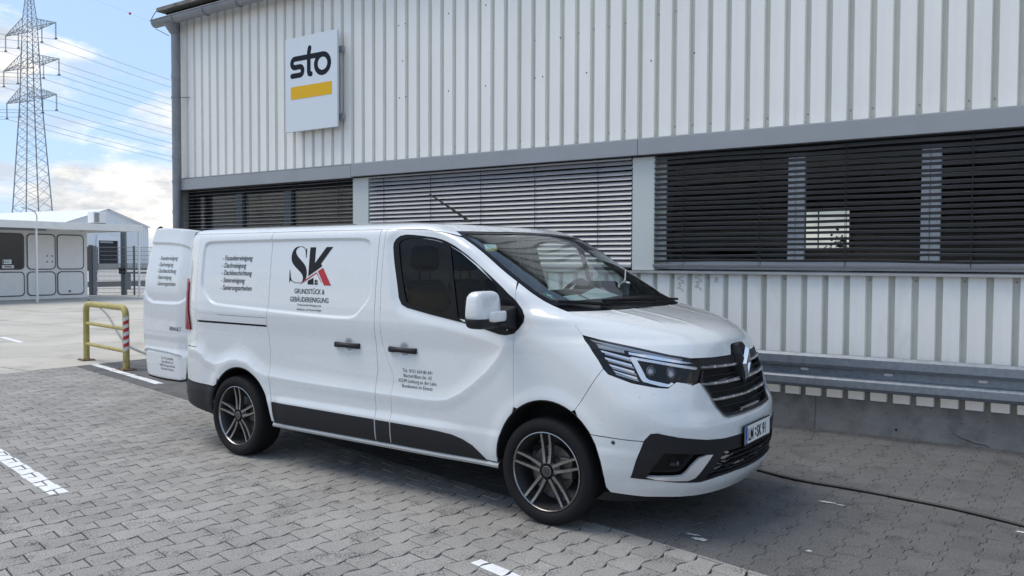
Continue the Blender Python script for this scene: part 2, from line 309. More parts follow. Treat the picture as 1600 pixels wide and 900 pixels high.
def cdt(outer, holes=(), grid=None, pts=None):
    "triangulate a polygon with holes; returns verts Nx2, tris, loops(list of index lists)"
    loops = [list(outer)] + [list(h) for h in holes]; V = []; E = []; idx = []
    for lp in loops:
        s0 = len(V); V += lp; E += [(s0 + i, s0 + (i + 1) % len(lp)) for i in range(len(lp))]; idx.append(list(range(s0, len(V))))
    if grid:
        o = np.array(outer); gx = np.arange(o[:, 0].min(), o[:, 0].max(), grid[0]); gy = np.arange(o[:, 1].min(), o[:, 1].max(), grid[1]); G = np.stack(np.meshgrid(gx, gy), -1).reshape(-1, 2)
        k = inpoly(G, outer)
        for h in holes: k &= ~inpoly(G, h)
        G = G[k]
        sc2 = np.array([1.0 / grid[0], 1.0 / grid[1]])
        if len(G):
            d = np.full(len(G), 1e9)
            for lp in loops: d = np.minimum(d, seg_dist(G * sc2, np.array(lp) * sc2))
            G = G[d > 0.45]
        if pts is not None:
            F_ = pts[(pts[:, 0] > o[:, 0].min()) & (pts[:, 0] < o[:, 0].max()) & (pts[:, 1] > o[:, 1].min()) & (pts[:, 1] < o[:, 1].max())]
            k = inpoly(F_, outer)
            for h in holes: k &= ~inpoly(F_, h)
            F_ = F_[k]
            if len(F_):
                d = np.full(len(F_), 1e9)
                for lp in loops: d = np.minimum(d, seg_dist(F_, lp))
                F_ = F_[d > .004]; key = np.unique(np.round(F_ / .004).astype(int), axis=0, return_index=True)[1]; F_ = F_[key]
                # drop plain grid points that crowd the feature points
                cell = set(map(tuple, np.round(F_ / .010).astype(int))); G = np.array([g for g in G if tuple(np.round(g / .010).astype(int)) not in cell]).reshape(-1, 2)
                V += [tuple(p) for p in F_]
        V += [tuple(p) for p in G]
    vs, es, fs, ov, oe, of = geometry.delaunay_2d_cdt([Vector((float(a), float(b))) for a, b in V], E, [], 0, 1e-7)
    vs = np.array([(v.x, v.y) for v in vs]); tri = [tuple(f) for f in fs if len(f) == 3]; T_ = np.array(tri); cen = vs[T_].mean(1); k = inpoly(cen, outer)
    for h in holes: k &= ~inpoly(cen, h)
    T_ = T_[k]; a, b, c = vs[T_[:, 0]], vs[T_[:, 1]], vs[T_[:, 2]]; ar = (b[:, 0] - a[:, 0]) * (c[:, 1] - a[:, 1]) - (b[:, 1] - a[:, 1]) * (c[:, 0] - a[:, 0])
    T_[ar < 0] = T_[ar < 0][:, ::-1]; T_ = T_[np.abs(ar) > 1e-10]
    mp_ = {}
    for i, o_ in enumerate(ov):
        for q in o_: mp_[q] = i
    return vs, T_, [[mp_[i] for i in l] for l in idx]
def text_mesh(s, size, align='LEFT', shear=0.0, sx=1.0, bold=0.0):
    "flat glyph triangles of the built-in face as 2D verts + tris"
    cu = bpy.data.curves.new('t', 'FONT'); cu.body = s; cu.size = size; cu.align_x = align; cu.shear = shear; cu.resolution_u = 3; cu.offset = bold
    o = bpy.data.objects.new('t', cu); C.objects.link(o); dg = bpy.context.evaluated_depsgraph_get(); dg.update(); me = bpy.data.meshes.new_from_object(o.evaluated_get(dg))
    V = np.array([(v.co.x * sx, v.co.y) for v in me.vertices]).reshape(-1, 2); F = [tuple(p.vertices) for p in me.polygons]
    bpy.data.objects.remove(o); bpy.data.curves.remove(cu); bpy.data.meshes.remove(me); return V, F

# ================================================================== frame of the hall wall: s along the wall, n in front of it
WA, WD = -0.5893, 8.3225
DW = np.array([math.cos(WA), math.sin(WA)]); NW = np.array([-math.sin(WA), math.cos(WA)])
def WP(s, n, z=0.0):
    p = s * DW + (WD - n) * NW; return (float(p[0]), float(p[1]), float(z))
hall = empty('industrial_hall', WP(0, 0), WA, 'long industrial hall clad in white ribbed sheet metal with a band of windows behind blinds', 'building')
SL, SR = -12.30, 6.3          # ends of the wall
# ribbed cladding: flat crests 0.14 wide, channels 0.058 wide, pitch 0.2
PIT = 0.1985; CH0 = -1.132
def clad_sheet(s0, s1, z0, z1, depth=0.040, lip=False):
    "one folded sheet between two channels"
    m = MB(); pr = []
    k0 = int(round((s0 - CH0) / PIT)); k1 = int(round((s1 - CH0) / PIT))
    for k in range(k0, k1):
        a = CH0 + k * PIT
        pr += [(a + 0.006, depth), (a + 0.052, depth), (a + 0.060, 0.0), (a + PIT * 0.64, 0.0022), (a + PIT - 0.002, 0.0)]
    pr.append((CH0 + k1 * PIT + 0.006, depth))
    n = len(pr); vs = []
    t = 0.003
    for z in (z0, z1):
        for x, y in pr: vs.append((x, y, z))
        for x, y in pr: vs.append((x, y + t, z))
    fs, f2 = [], []
    for i in range(n - 1):
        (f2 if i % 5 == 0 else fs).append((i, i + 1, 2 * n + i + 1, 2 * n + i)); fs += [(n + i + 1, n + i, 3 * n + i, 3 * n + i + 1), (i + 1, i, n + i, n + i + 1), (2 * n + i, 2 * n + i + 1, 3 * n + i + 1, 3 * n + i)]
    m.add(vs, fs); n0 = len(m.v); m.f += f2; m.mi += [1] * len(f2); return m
k = int(math.floor((SL - CH0) / PIT)) + 1; ks = k; ke = int((SR - CH0) / PIT)
for kk in range(ks, ke, 5):
    a = CH0 + kk * PIT; b = CH0 + min(kk + 5, ke) * PIT; j = random.uniform(-.001, .001)
    for (z0, z1, nm, mt) in ((3.000, 5.62, 'cladding_sheet', M['clad']), (0.332, 1.520, 'cladding_sheet', M['clad_lower'])):
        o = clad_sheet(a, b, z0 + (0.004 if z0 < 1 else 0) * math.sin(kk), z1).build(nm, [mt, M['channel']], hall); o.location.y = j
# backing wall behind the sheets, upper and lower, and the end return
m = MB(); m.box(SL, SR, 0.055, 0.30, 2.80, 5.75); m.box(SL, SR, 0.055, 0.30, 0.02, 1.53); m.build('wall_core', M['concrete_dark'], hall)
m = MB(); m.box(SL - 0.05, SL, 0.02, 14, 0, 5.75); m.build('gable_wall', M['clad'], hall)
m = MB(); m.box(SR, SR + .05, 0.02, 14, 0, 5.75); m.build('gable_wall', M['clad'], hall)
# screws in the channels and old drill holes
m = MB()
def dome(m, s, z, y, r=0.011):
    m.lathe([(r, 0), (r * .8, -r * .5), (0.0005, -r * .8)], 'y', 8, (s, y, z))
scr = [(-3.095, 3.1), (-2.702, 3.103), (-2.506, 3.098), (-2.094, 3.1), (-1.697, 3.1), (-1.499, 3.1), (-1.107, 3.09), (-0.702, 3.088), (-0.511, 3.084), (-4.675, 4.28), (-4.476, 4.29), (-4.273, 4.29), (-4.07, 4.3), (-3.68, 4.33), (-3.48, 4.33), (-5.27, 4.28), (-5.86, 4.27), (-6.06, 4.27)]
for s in (-3.28, -3.48, -4.07, -4.27, -4.67, -5.07, -5.46, -5.86, -6.45, -7.05): scr.append((s, 3.10))
for s, z in scr:
    kq = round((s - CH0 - 0.03) / PIT); dome(m, CH0 + kq * PIT + 0.03, z, 0.040)
for q in range(-6, 30):
    if q % 2 == 0: dome(m, CH0 + (q - 6) * PIT + 0.03, 1.475, 0.040, 0.010)
m.build('cladding_screws', M['screw'], hall)['kind'] = 'stuff'
m = MB()
for s, z in [(-7.398, 4.776), (-7.285, 4.783), (-7.33, 4.301), (-7.387, 3.817), (-7.274, 3.822), (-6.553, 4.798), (-6.552, 3.817), (-5.971, 4.805), (-5.968, 3.815), (-5.246, 3.823), (-5.139, 3.826), (-3.259, 3.847), (-4.9, 4.25), (-4.55, 3.8), (-3.75, 3.83)]:
    m.lathe([(0.009, -0.0016), (0.0005, -0.0018)], 'y', 8, (s, 0.0, z))
m.build('drill_holes', M['hole'], hall)['kind'] = 'stuff'
# flashing under upper cladding, fascia pieces
m = MB(); m.box(SL, SR, -0.02, 0.05, 2.984, 2.998); m.build('drip_flashing', M['sill'], hall)
for a, b in ((-12.225, -8.207), (-8.203, -3.869), (-3.865, 0.469), (0.473, 4.8), (4.804, SR)):
    z0, z1 = (2.792, 2.968) if a < -8.3 else (2.805, 2.982)
    MB().box(a, b, -0.085, 0.05, z0, z1).build('fascia_panel', M['fascia'], hall, bevel=0.004)
MB().box(-12.30, -12.228, -0.03, 0.05, 1.53, 2.99).build('corner_post', M['fascia'], hall)
# soffit dark behind fascia
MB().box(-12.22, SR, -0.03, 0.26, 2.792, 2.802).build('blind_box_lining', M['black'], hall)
# columns between the window bays
cols = [(-8.262, -7.965), (-3.965, -3.700), (0.34, 0.62), (4.62, 4.90)]
for a, b in cols:
    MB().box(a, b, 0.010, 0.30, 1.548, 2.80).build('column', M['column'], hall, bevel=0.006)
    MB().box(a - 0.012, a - 0.001, 0.03, 0.2, 1.56, 2.80).build('guide_channel', M['slat'], hall)
# window sill
MB().add([(-12.22, 0.30, 1.560), (SR, 0.30, 1.560), (SR, -0.055, 1.540), (-12.22, -0.055, 1.540), (-12.22, -0.055, 1.518), (SR, -0.055, 1.518), (SR, 0.05, 1.518), (-12.22, 0.05, 1.518)],
         [(3, 2, 1, 0), (4, 5, 2, 3), (7, 6, 5, 4), (0, 1, 6, 7), (0, 7, 4, 3), (1, 2, 5, 6)]).build('window_sill', M['sill'], hall)
# window bays: frame, mullions, panes
bays = [(-12.22, -8.262, [-10.90, -9.76]), (-7.965, -3.965, [-6.65, -5.30]), (-3.700, 0.34, [-2.22, -1.005]), (0.62, 4.62, [2.0, 3.3])]
for bi, (a, b, mul) in enumerate(bays):
    if bi == 2: a0 = a + 0.09
    else: a0 = a
    fr = MB().box(a0, b, 0.15, 0.21, 1.562, 1.662).build('window_frame', M['frame'], hall); MB().box(a0, b, 0.15, 0.21, 2.70, 2.79).build('head_frame', M['black'], fr)
    edges = [a0] + mul + [b]
    for x in mul:
        fm = M['frame'] if bi >= 2 else M['fence']
        MB().box(x - 0.082, x - 0.010, 0.14, 0.215, 1.664, 2.698).build('mullion', fm, fr, bevel=0.003)
        MB().box(x - 0.004, x + 0.082, 0.135, 0.215, 1.664, 2.698).build('mullion', fm, fr, bevel=0.003)
    MB().box(a0, a0 + 0.06, 0.15, 0.21, 1.664, 2.698).build('jamb', M['black'], fr); MB().box(b - 0.06, b, 0.15, 0.21, 1.664, 2.698).build('jamb', M['black'], fr)
    if bi == 2: MB().box(a, a0, 0.12, 0.21, 1.562, 2.79).build('jamb_cover', M['column'], fr)
    for i in range(len(edges) - 1):
        x0 = edges[i] + (0.06 if i == 0 else 0.082); x1 = edges[i + 1] - (0.06 if i == len(edges) - 2 else 0.082)
        MB().box(x0, x1, 0.176, 0.182, 1.664, 2.698).build('pane', M['pane'], fr)
# rooms behind the windows
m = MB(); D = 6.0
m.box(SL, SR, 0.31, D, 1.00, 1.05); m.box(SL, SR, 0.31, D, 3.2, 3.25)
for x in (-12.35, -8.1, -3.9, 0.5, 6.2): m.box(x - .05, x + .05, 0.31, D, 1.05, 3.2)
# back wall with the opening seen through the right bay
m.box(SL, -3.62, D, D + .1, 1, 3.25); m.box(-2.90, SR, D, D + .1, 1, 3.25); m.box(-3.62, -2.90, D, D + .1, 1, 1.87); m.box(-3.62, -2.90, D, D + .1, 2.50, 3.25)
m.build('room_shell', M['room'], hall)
m = MB(); m.box(-3.395, -3.385, D - .02, D + .04, 1.87, 2.50)
m.build('far_window_bar', M['frame'], hall)
m = MB()
for i in range(60):
    x = -2.92 - abs(random.gauss(0, 0.12)); z = 1.87 + abs(random.gauss(0, 0.13)); a = random.uniform(0, 6.3); l = random.uniform(.03, .07); w_ = l * .35
    ca, sa = math.cos(a), math.sin(a)
    m.add([(x, D - .1, z), (x + l * .5 * ca - w_ * sa, D - .12, z + l * .5 * sa + w_ * ca), (x + l * ca, D - .1, z + l * sa), (x + l * .5 * ca + w_ * sa, D - .13, z + l * .5 * sa - w_ * ca)], [(0, 1, 2, 3)])
m.build('pot_plant_leaves', M['leaf'], hall)['kind'] = 'stuff'
# plinth
MB().box(SL, SR, 0.035, 0.30, -0.05, 0.40).build('concrete_plinth', M['concrete_dark'], hall)
MB().box(SL, SR, 0.0365, 0.06, 0.402, 0.420).build('plinth_joint', M['black'], hall)
m = MB(); m.tube([(-0.78, 0.033, 0.10), (-0.70, 0.033, 0.062), (-0.66, 0.033, 0.05), (-0.60, 0.033, 0.03), (-0.52, 0.033, 0.022), (-0.48, 0.033, 0.008)], [0.001, .003, .003, .0035, .003, .002], 5)
m.tube([(-1.98, 0.034, 0.38), (-1.975, 0.034, 0.2), (-1.985, 0.034, 0.0)], 0.0016, 5)
m.lathe([(0.013, 0.032), (0.0005, 0.0318)], 'y', 10, (-1.245, 0, 0.075))
for i in range(70): m.lathe([(random.uniform(.002, .006), 0.0335), (0.0004, 0.0332)], 'y', 6, (random.uniform(-2.5, 2.0), 0, random.uniform(0.04, 0.36)))
m.build('plinth_cracks', M['crack'], hall)['kind'] = 'stuff'
for s0, z0, w_, h_ in ((-3.34, 1.32, .10, .16), (-3.15, 1.34, .11, .16), (-2.98, 1.43, .05, .05)):
    kq = round((s0 + w_ / 2 - CH0 - .13) / PIT); c0 = CH0 + kq * PIT + .125; m = MB(); pts = [(c0 + (w_ * .38) * math.cos(q * 1.9 + math.sin(q)) , -.0015, z0 + h_ * (1 - q / 11) + .006 * math.sin(q * 3)) for q in range(12)]
    P_ = []; 
    for i in range(len(pts) - 1):
        a_, b_ = pts[i], pts[i + 1]; dx, dz = b_[0] - a_[0], b_[2] - a_[2]; L_ = math.hypot(dx, dz) + 1e-6; ox, oz = -dz / L_ * .006, dx / L_ * .006
        yy = -.0012 - i * .00002; m.add([(a_[0] - ox, yy, a_[2] - oz), (b_[0] - ox, yy, b_[2] - oz), (b_[0] + ox, yy, b_[2] + oz), (a_[0] + ox, yy, a_[2] + oz)], [(0, 1, 2, 3)])
    o = m.build('mud_smear', M['scrub'], hall); tag(o, kind='stuff')
# roof edge, gutter, downpipe
MB().box(SL - 0.10, SR, -0.30, 0.5, 5.700, 5.765).build('roof_edge', M['roof_edge'], hall, bevel=0.008)
MB().box(SL - 0.03, SR, -0.16, 0.5, 5.625, 5.698).build('eaves_board', M['black'], hall)
m = MB(); pr = []
for i in range(13): a = math.pi * i / 12; pr.append((-0.215 - 0.085 * math.cos(a) * -1, 5.585 - 0.105 * math.sin(a)))
pr2 = [(y * 1.0 + (0.004 if i < 6 else -0.004), z + 0.004) for i, (y, z) in enumerate(pr)]
prof = [(y, z) for y, z in pr]; ring = prof + [(y, z + 0.005) for y, z in reversed([(y * 1 + (.215 + y) * -0.05, z) for y, z in prof])]
n = len(ring); vs = [(SL - 0.26, y, z) for y, z in ring] + [(SR, y, z) for y, z in ring]
m.add(vs, [(i, (i + 1) % n, n + (i + 1) % n, n + i) for i in range(n)]); m.add([(SL - 0.262, y, z) for y, z in prof], [tuple(range(len(prof)))])
m.tube([(SL - 0.26, -0.302, 5.588), (SR, -0.302, 5.588)], 0.010, 8)
gut = m.build('gutter', M['gutter'], hall, smooth=50)
for i in range(24):
    s = -12.0 + i * 0.80
    mm = MB(); pts = [(s, -0.215 + 0.092 * math.cos(a), 5.585 - 0.112 * math.sin(a)) for a in [math.pi * q / 10 for q in range(11)]]; mm.tube([(s, -0.12, 5.69)] + pts + [(s, -0.31, 5.60)], 0.009, 6); mm.build('gutter_bracket', M['gutter'], gut, smooth=50)
m = MB(); DPX, DPY, DPR = -12.15, -0.12, 0.067
m.tube([(DPX, -0.20, 5.52), (DPX, -0.17, 5.44), (DPX, DPY, 5.36)], [0.115, 0.095, 0.075], 16)
m.tube([(DPX, DPY, 5.36), (DPX, DPY, 0.0)], DPR, 18)
for z in (4.62, 3.3, 2.40, 1.0): m.tube([(DPX, DPY, z), (DPX, DPY, z + .07)], DPR + .005, 18)
dp = m.build('downpipe', M['gutter'], hall, smooth=50)
for z in (4.30, 2.92, 1.5):
    m = MB(); m.tube([(DPX, DPY, z), (DPX, DPY, z + .022)], DPR + .009, 18); m.bar((DPX, DPY, z + .011), (DPX + .20, 0.0, z + .011), .012); m.build('pipe_clamp', M['gutter'], dp, smooth=50)
m = MB(); m.tube([(SL - .26, -.30, 5.58), (SL - .25, -.24, 5.70), (SL - .20, -.22, 5.76)], .006, 5); m.tube([(SL - .26, -.2, 5.47), (SL - .05, -.1, 5.35)], .005, 5); m.build('loose_wire', M['rubber'], hall)
# roof sheet behind
MB().add([(SL - .1, -.2, 5.766), (SR, -.2, 5.766), (SR, 14, 6.9), (SL - .1, 14, 6.9)], [(0, 1, 2, 3)]).build('roof', M['roof_edge'], hall)

# ------------------------------------------------------------------ venetian blinds
def blind(a, b, ztop, zbot, tilt, n, label, mt, bottom=None, width=0.062, pitch=0.0555, sag=0.004, cords=()):
    t = empty('venetian_blind', WP(a, n), WA, label, 'blind', 'venetian blinds along the window band')
    L_ = b - a; seg = 12; prof = []
    for i in range(5):
        u = i / 4 - .5; prof.append((u * width, 0.006 * (1 - (2 * u) ** 2)))
    ct, st = math.cos(tilt), math.sin(tilt)
    def slat_mesh(seed):
        rd = random.Random(seed); m = MB(); vs = []; A = rd.uniform(-1, 1) * sag; ph = rd.uniform(0, 6); B = rd.uniform(-1, 1) * sag * .6
        for i in range(seg + 1):
            x = L_ * i / seg; dz = A * math.sin(x * 1.6 + ph) + B * math.sin(x * 4.1 + ph * 2)
            for th in (0, -0.0012):
                for (u, h) in prof: vs.append((x, u * ct - (h + th) * st, u * st + (h + th) * ct + dz))
        fs = []; w_ = 10
        for i in range(seg):
            for j in range(4): fs += [(i * w_ + j, i * w_ + j + 1, (i + 1) * w_ + j + 1, (i + 1) * w_ + j), (i * w_ + 5 + j + 1, i * w_ + 5 + j, (i + 1) * w_ + 5 + j, (i + 1) * w_ + 5 + j + 1)]
            for j in (0, 4): fs.append((i * w_ + j, (i + 1) * w_ + j, (i + 1) * w_ + 5 + j, i * w_ + 5 + j))
        m.add(vs, fs); return m.mesh('slat', mt, smooth=30)
    ms = [slat_mesh(q + int(a * 7)) for q in range(7)]
    z = ztop; i = 0
    while z > zbot + 0.03:
        inst('slat', ms[(i * 3 + i // 4) % 7], t, (0, 0, z)); z -= pitch; i += 1
    MB().box(0.0, L_, -0.03, 0.03, zbot - 0.02, zbot + 0.012).build('bottom_rail', mt, t, bevel=0.005)
    MB().box(0.0, L_, -0.035, 0.035, ztop + 0.03, ztop + 0.06).build('head_rail', mt, t)
    for c in cords:
        m = MB()
        for y in (-width * .5 * ct - .003, width * .5 * ct + .003): m.tube([(c - a, y, zbot - .01), (c - a, y, ztop + .04)], 0.0028, 5)
        for q in range(i):
            zq = ztop - q * pitch; m.tube([(c - a, -width * .5 * ct, zq - st * width * .5 - .004), (c - a, width * .5 * ct, zq + st * width * .5 - .004)], 0.0022, 4)
        m.build('ladder_cord', M['cord'], t)
    return t
blind(-12.215, -8.270, 2.760, 1.60, R(3), -0.055, 'weathered half open venetian blind beside the downpipe, the leftmost one', M['slat'], cords=(-11.9, -10.6, -9.45, -8.55))
blind(-7.955, -3.980, 2.745, 1.60, R(47), -0.035, 'silver venetian blind turned almost shut behind the van roof', M['slat'], cords=(-7.68, -6.86, -6.05, -5.25, -4.4), sag=0.003)
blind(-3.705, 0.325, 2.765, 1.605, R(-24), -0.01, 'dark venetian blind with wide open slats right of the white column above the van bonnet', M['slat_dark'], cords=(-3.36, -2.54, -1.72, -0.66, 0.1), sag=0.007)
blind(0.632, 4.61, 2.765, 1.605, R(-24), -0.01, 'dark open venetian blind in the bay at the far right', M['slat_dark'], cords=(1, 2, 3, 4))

# ------------------------------------------------------------------ company sign
sg = empty('company_sign', WP(-9.457, 0.15), WA, 'white company sign with dark lettering and a yellow bar on the ribbed wall', 'sign')
SW, Z0, Z1 = 1.062, 3.505, 4.850
MB().box(0, SW, 0, 0.03, Z0, Z1).build('sign_panel', M['sign_face'], sg, bevel=0.004)
for z in (4.60, 3.66):
    MB().box(0.95, 1.078, 0.085, 0.125, z - .04, z + .04).build('bracket', M['fascia'], sg)
    MB().box(0.05, 0.14, 0.035, 0.14, z - .045, z + .045).build('bracket', M['fascia'], sg)
# panel pixel frame of the drawing: u 0..1 across, v 0..1 down
def sgp(u, v): return (u * SW, Z1 - v * (Z1 - Z0))
def stroke(pts, w_, cap=8):
    "outline polygons of a thick round-ended line"
    out = []
    for (a, b) in zip(pts[:-1], pts[1:]):
        a = np.array(a); b = np.array(b); d = b - a; L_ = np.hypot(*d)
        if L_ < 1e-6: continue
        t0 = math.atan2(d[1], d[0]); poly = []
        for i in range(cap + 1): q = t0 + math.pi / 2 + math.pi * i / cap; poly.append(tuple(a + w_ / 2 * np.array([math.cos(q), math.sin(q)])))
        for i in range(cap + 1): q = t0 - math.pi / 2 + math.pi * i / cap; poly.append(tuple(b + w_ / 2 * np.array([math.cos(q), math.sin(q)])))
        out.append(poly)
    return out
def arc(cx_, cy_, rx, ry, a0, a1, k=14): return [(cx_ + rx * math.cos(R(a0 + (a1 - a0) * i / k)), cy_ + ry * math.sin(R(a0 + (a1 - a0) * i / k))) for i in range(k + 1)]
def flat_letters(name, strokes, w_, y0, mt, parent):
    m = MB(); q = 0
    for pts in strokes:
        for poly in stroke(pts, w_):
            n = len(poly); yy = y0 - q * 0.000004; m.add([(x, yy, z) for x, z in poly], [tuple(range(n))]); q += 1
    return m.build(name, mt, parent)
# real sizes on the panel (metres): letters about 0.85 m wide
W_ = 0.075
s_ = [(0.77, 4.5435), (0.20, 4.545)] + arc(0.20, 4.485, 0.057, 0.060, 90, 270, 10) + [(0.31, 4.425)] + arc(0.31, 4.3655, 0.057, 0.0595, 90, -90, 10) + [(0.145, 4.306)]
t_ = [(0.512, 4.665), (0.497, 4.61), (0.494, 4.56), (0.494, 4.335), (0.503, 4.304), (0.535, 4.296)]
o_ = arc(0.772, 4.4155, 0.134, 0.128, 90, 450, 36)
flat_letters('lettering', [s_, t_, o_], W_, -0.0015, M['sign_ink'], sg)
MB().box(0.117, 0.955, -0.003, -0.0005, 3.968, 4.148).build('yellow_bar', M['sign_yellow'], sg)

# ------------------------------------------------------------------ guard rail on the wall
gr = empty('guard_rail', WP(-6.2, 0.20), WA, 'galvanised steel guard rail running along the foot of the hall wall', 'guard rail')
GL = 12.4; zc0 = 0.60
# W-beam cross-section (y towards the wall is positive)
gp = [(0.045, 0.768), (0.030, 0.765), (0.000, 0.740), (0.000, 0.668), (0.022, 0.640), (0.075, 0.632), (0.078, 0.600), (0.075, 0.562), (0.022, 0.550), (0.000, 0.532), (0.000, 0.470), (0.030, 0.436), (0.045, 0.434)]
m = MB(); n = len(gp); vs = []
for x in (0, GL):
    for y, z in gp: vs.append((x, y, z))
    for y, z in gp: vs.append((x, y + .003, z))
fs = []
for i in range(n - 1):
    if i in (5, 6): continue
    fs += [(i, i + 1, 2 * n + i + 1, 2 * n + i), (n + i + 1, n + i, 3 * n + i, 3 * n + i + 1)]
m.add(vs, fs)
# valley web with the slotted holes left open
slots = [x + 6.2 for x in (-4.5, -3.7, -2.82, -2.047, -1.295, -0.536, 0.22, 0.98, 1.74, 2.5)]
outer = [(0, 0.562), (GL, 0.562), (GL, 0.632), (0, 0.632)]
hol = [[(x + (0.026 if math.cos(a) > 0 else -0.026) + 0.012 * math.cos(a), 0.606 + 0.0115 * math.sin(a)) for a in [2 * math.pi * q / 16 + .1 for q in range(16)]] for x in slots]
V2, T2, _ = cdt(outer, hol); m.add([(x, 0.0755, z) for x, z in V2], [tuple(t) for t in T2])
beam = m.build('beam', M['galv'], gr, smooth=25)
for x in slots:     # added white backing, stands in for the cladding seen through the slots
    MB().box(x - .05, x + .05, 0.082, 0.086, 0.585, 0.626).build('slot_backing', M['white_vinyl'], gr)
for x in (0.6, 2.4, 8.2, 10.0, 12.0):
    MB().box(x - .04, x + .04, 0.088, 0.235, 0.56, 0.64).build('wall_bracket', M['galv'], gr)

# ================================================================== ground
m = MB(); m.add([(-1500, -1500, 0), (1500, -1500, 0), (1500, 1500, 0), (-1500, 1500, 0)], [(0, 1, 2, 3)])
g = m.build('ground', M['yard']); g.location.z = -0.034; tag(g, kind='structure')
BND = lambda s: 1.62 + 0.2139 * (s + 12.54)         # boundary between dark and light paving, n as a function of s
SLE, SRE, NE = -12.54, 3.2, 8.4
frame = empty('_tmp', WP(0, 0), WA)
def sheet(name, pts, z, mt):
    m = MB(); m.add([WP(s, n, 0) for s, n in pts], [tuple(range(len(pts)))]); o = m.build(name, mt); o.location.z = z; tag(o, kind='structure'); return o
bed_l = sheet('light_pavement', [(SLE, BND(SLE)), (SRE, BND(SRE)), (SRE, NE), (SLE, NE)], -0.012, M['bed_light'])
bed_d = sheet('dark_pavement', [(SLE, -0.03), (SRE, -0.03), (SRE, BND(SRE)), (SLE, BND(SLE))], -0.0085, M['bed_dark'])
bpy.data.objects.remove(frame)
def clip(poly, a, b, c):
    "keep a*x+b*y<=c"
    o = []
    for i in range(len(poly)):
        p, q = poly[i], poly[(i + 1) % len(poly)]; dp = a * p[0] + b * p[1] - c; dq = a * q[0] + b * q[1] - c
        if dp <= 0: o.append(p)
        if (dp < 0) != (dq < 0) and dp != dq: t = dp / (dp - dq); o.append((p[0] + t * (q[0] - p[0]), p[1] + t * (q[1] - p[1])))
    return o
def pxof(s, n):
    p = Vector(WP(s, n)) - Vector((0, 0, CAM_H)); z = p.dot(fw); return (800 + FOC * p.dot(rt) / z, 450 - FOC * p.dot(up) / z, z) if z > .2 else (-1, -1, z)
slope = 0.2139; bl = math.hypot(slope, 1)
paint_m = {}
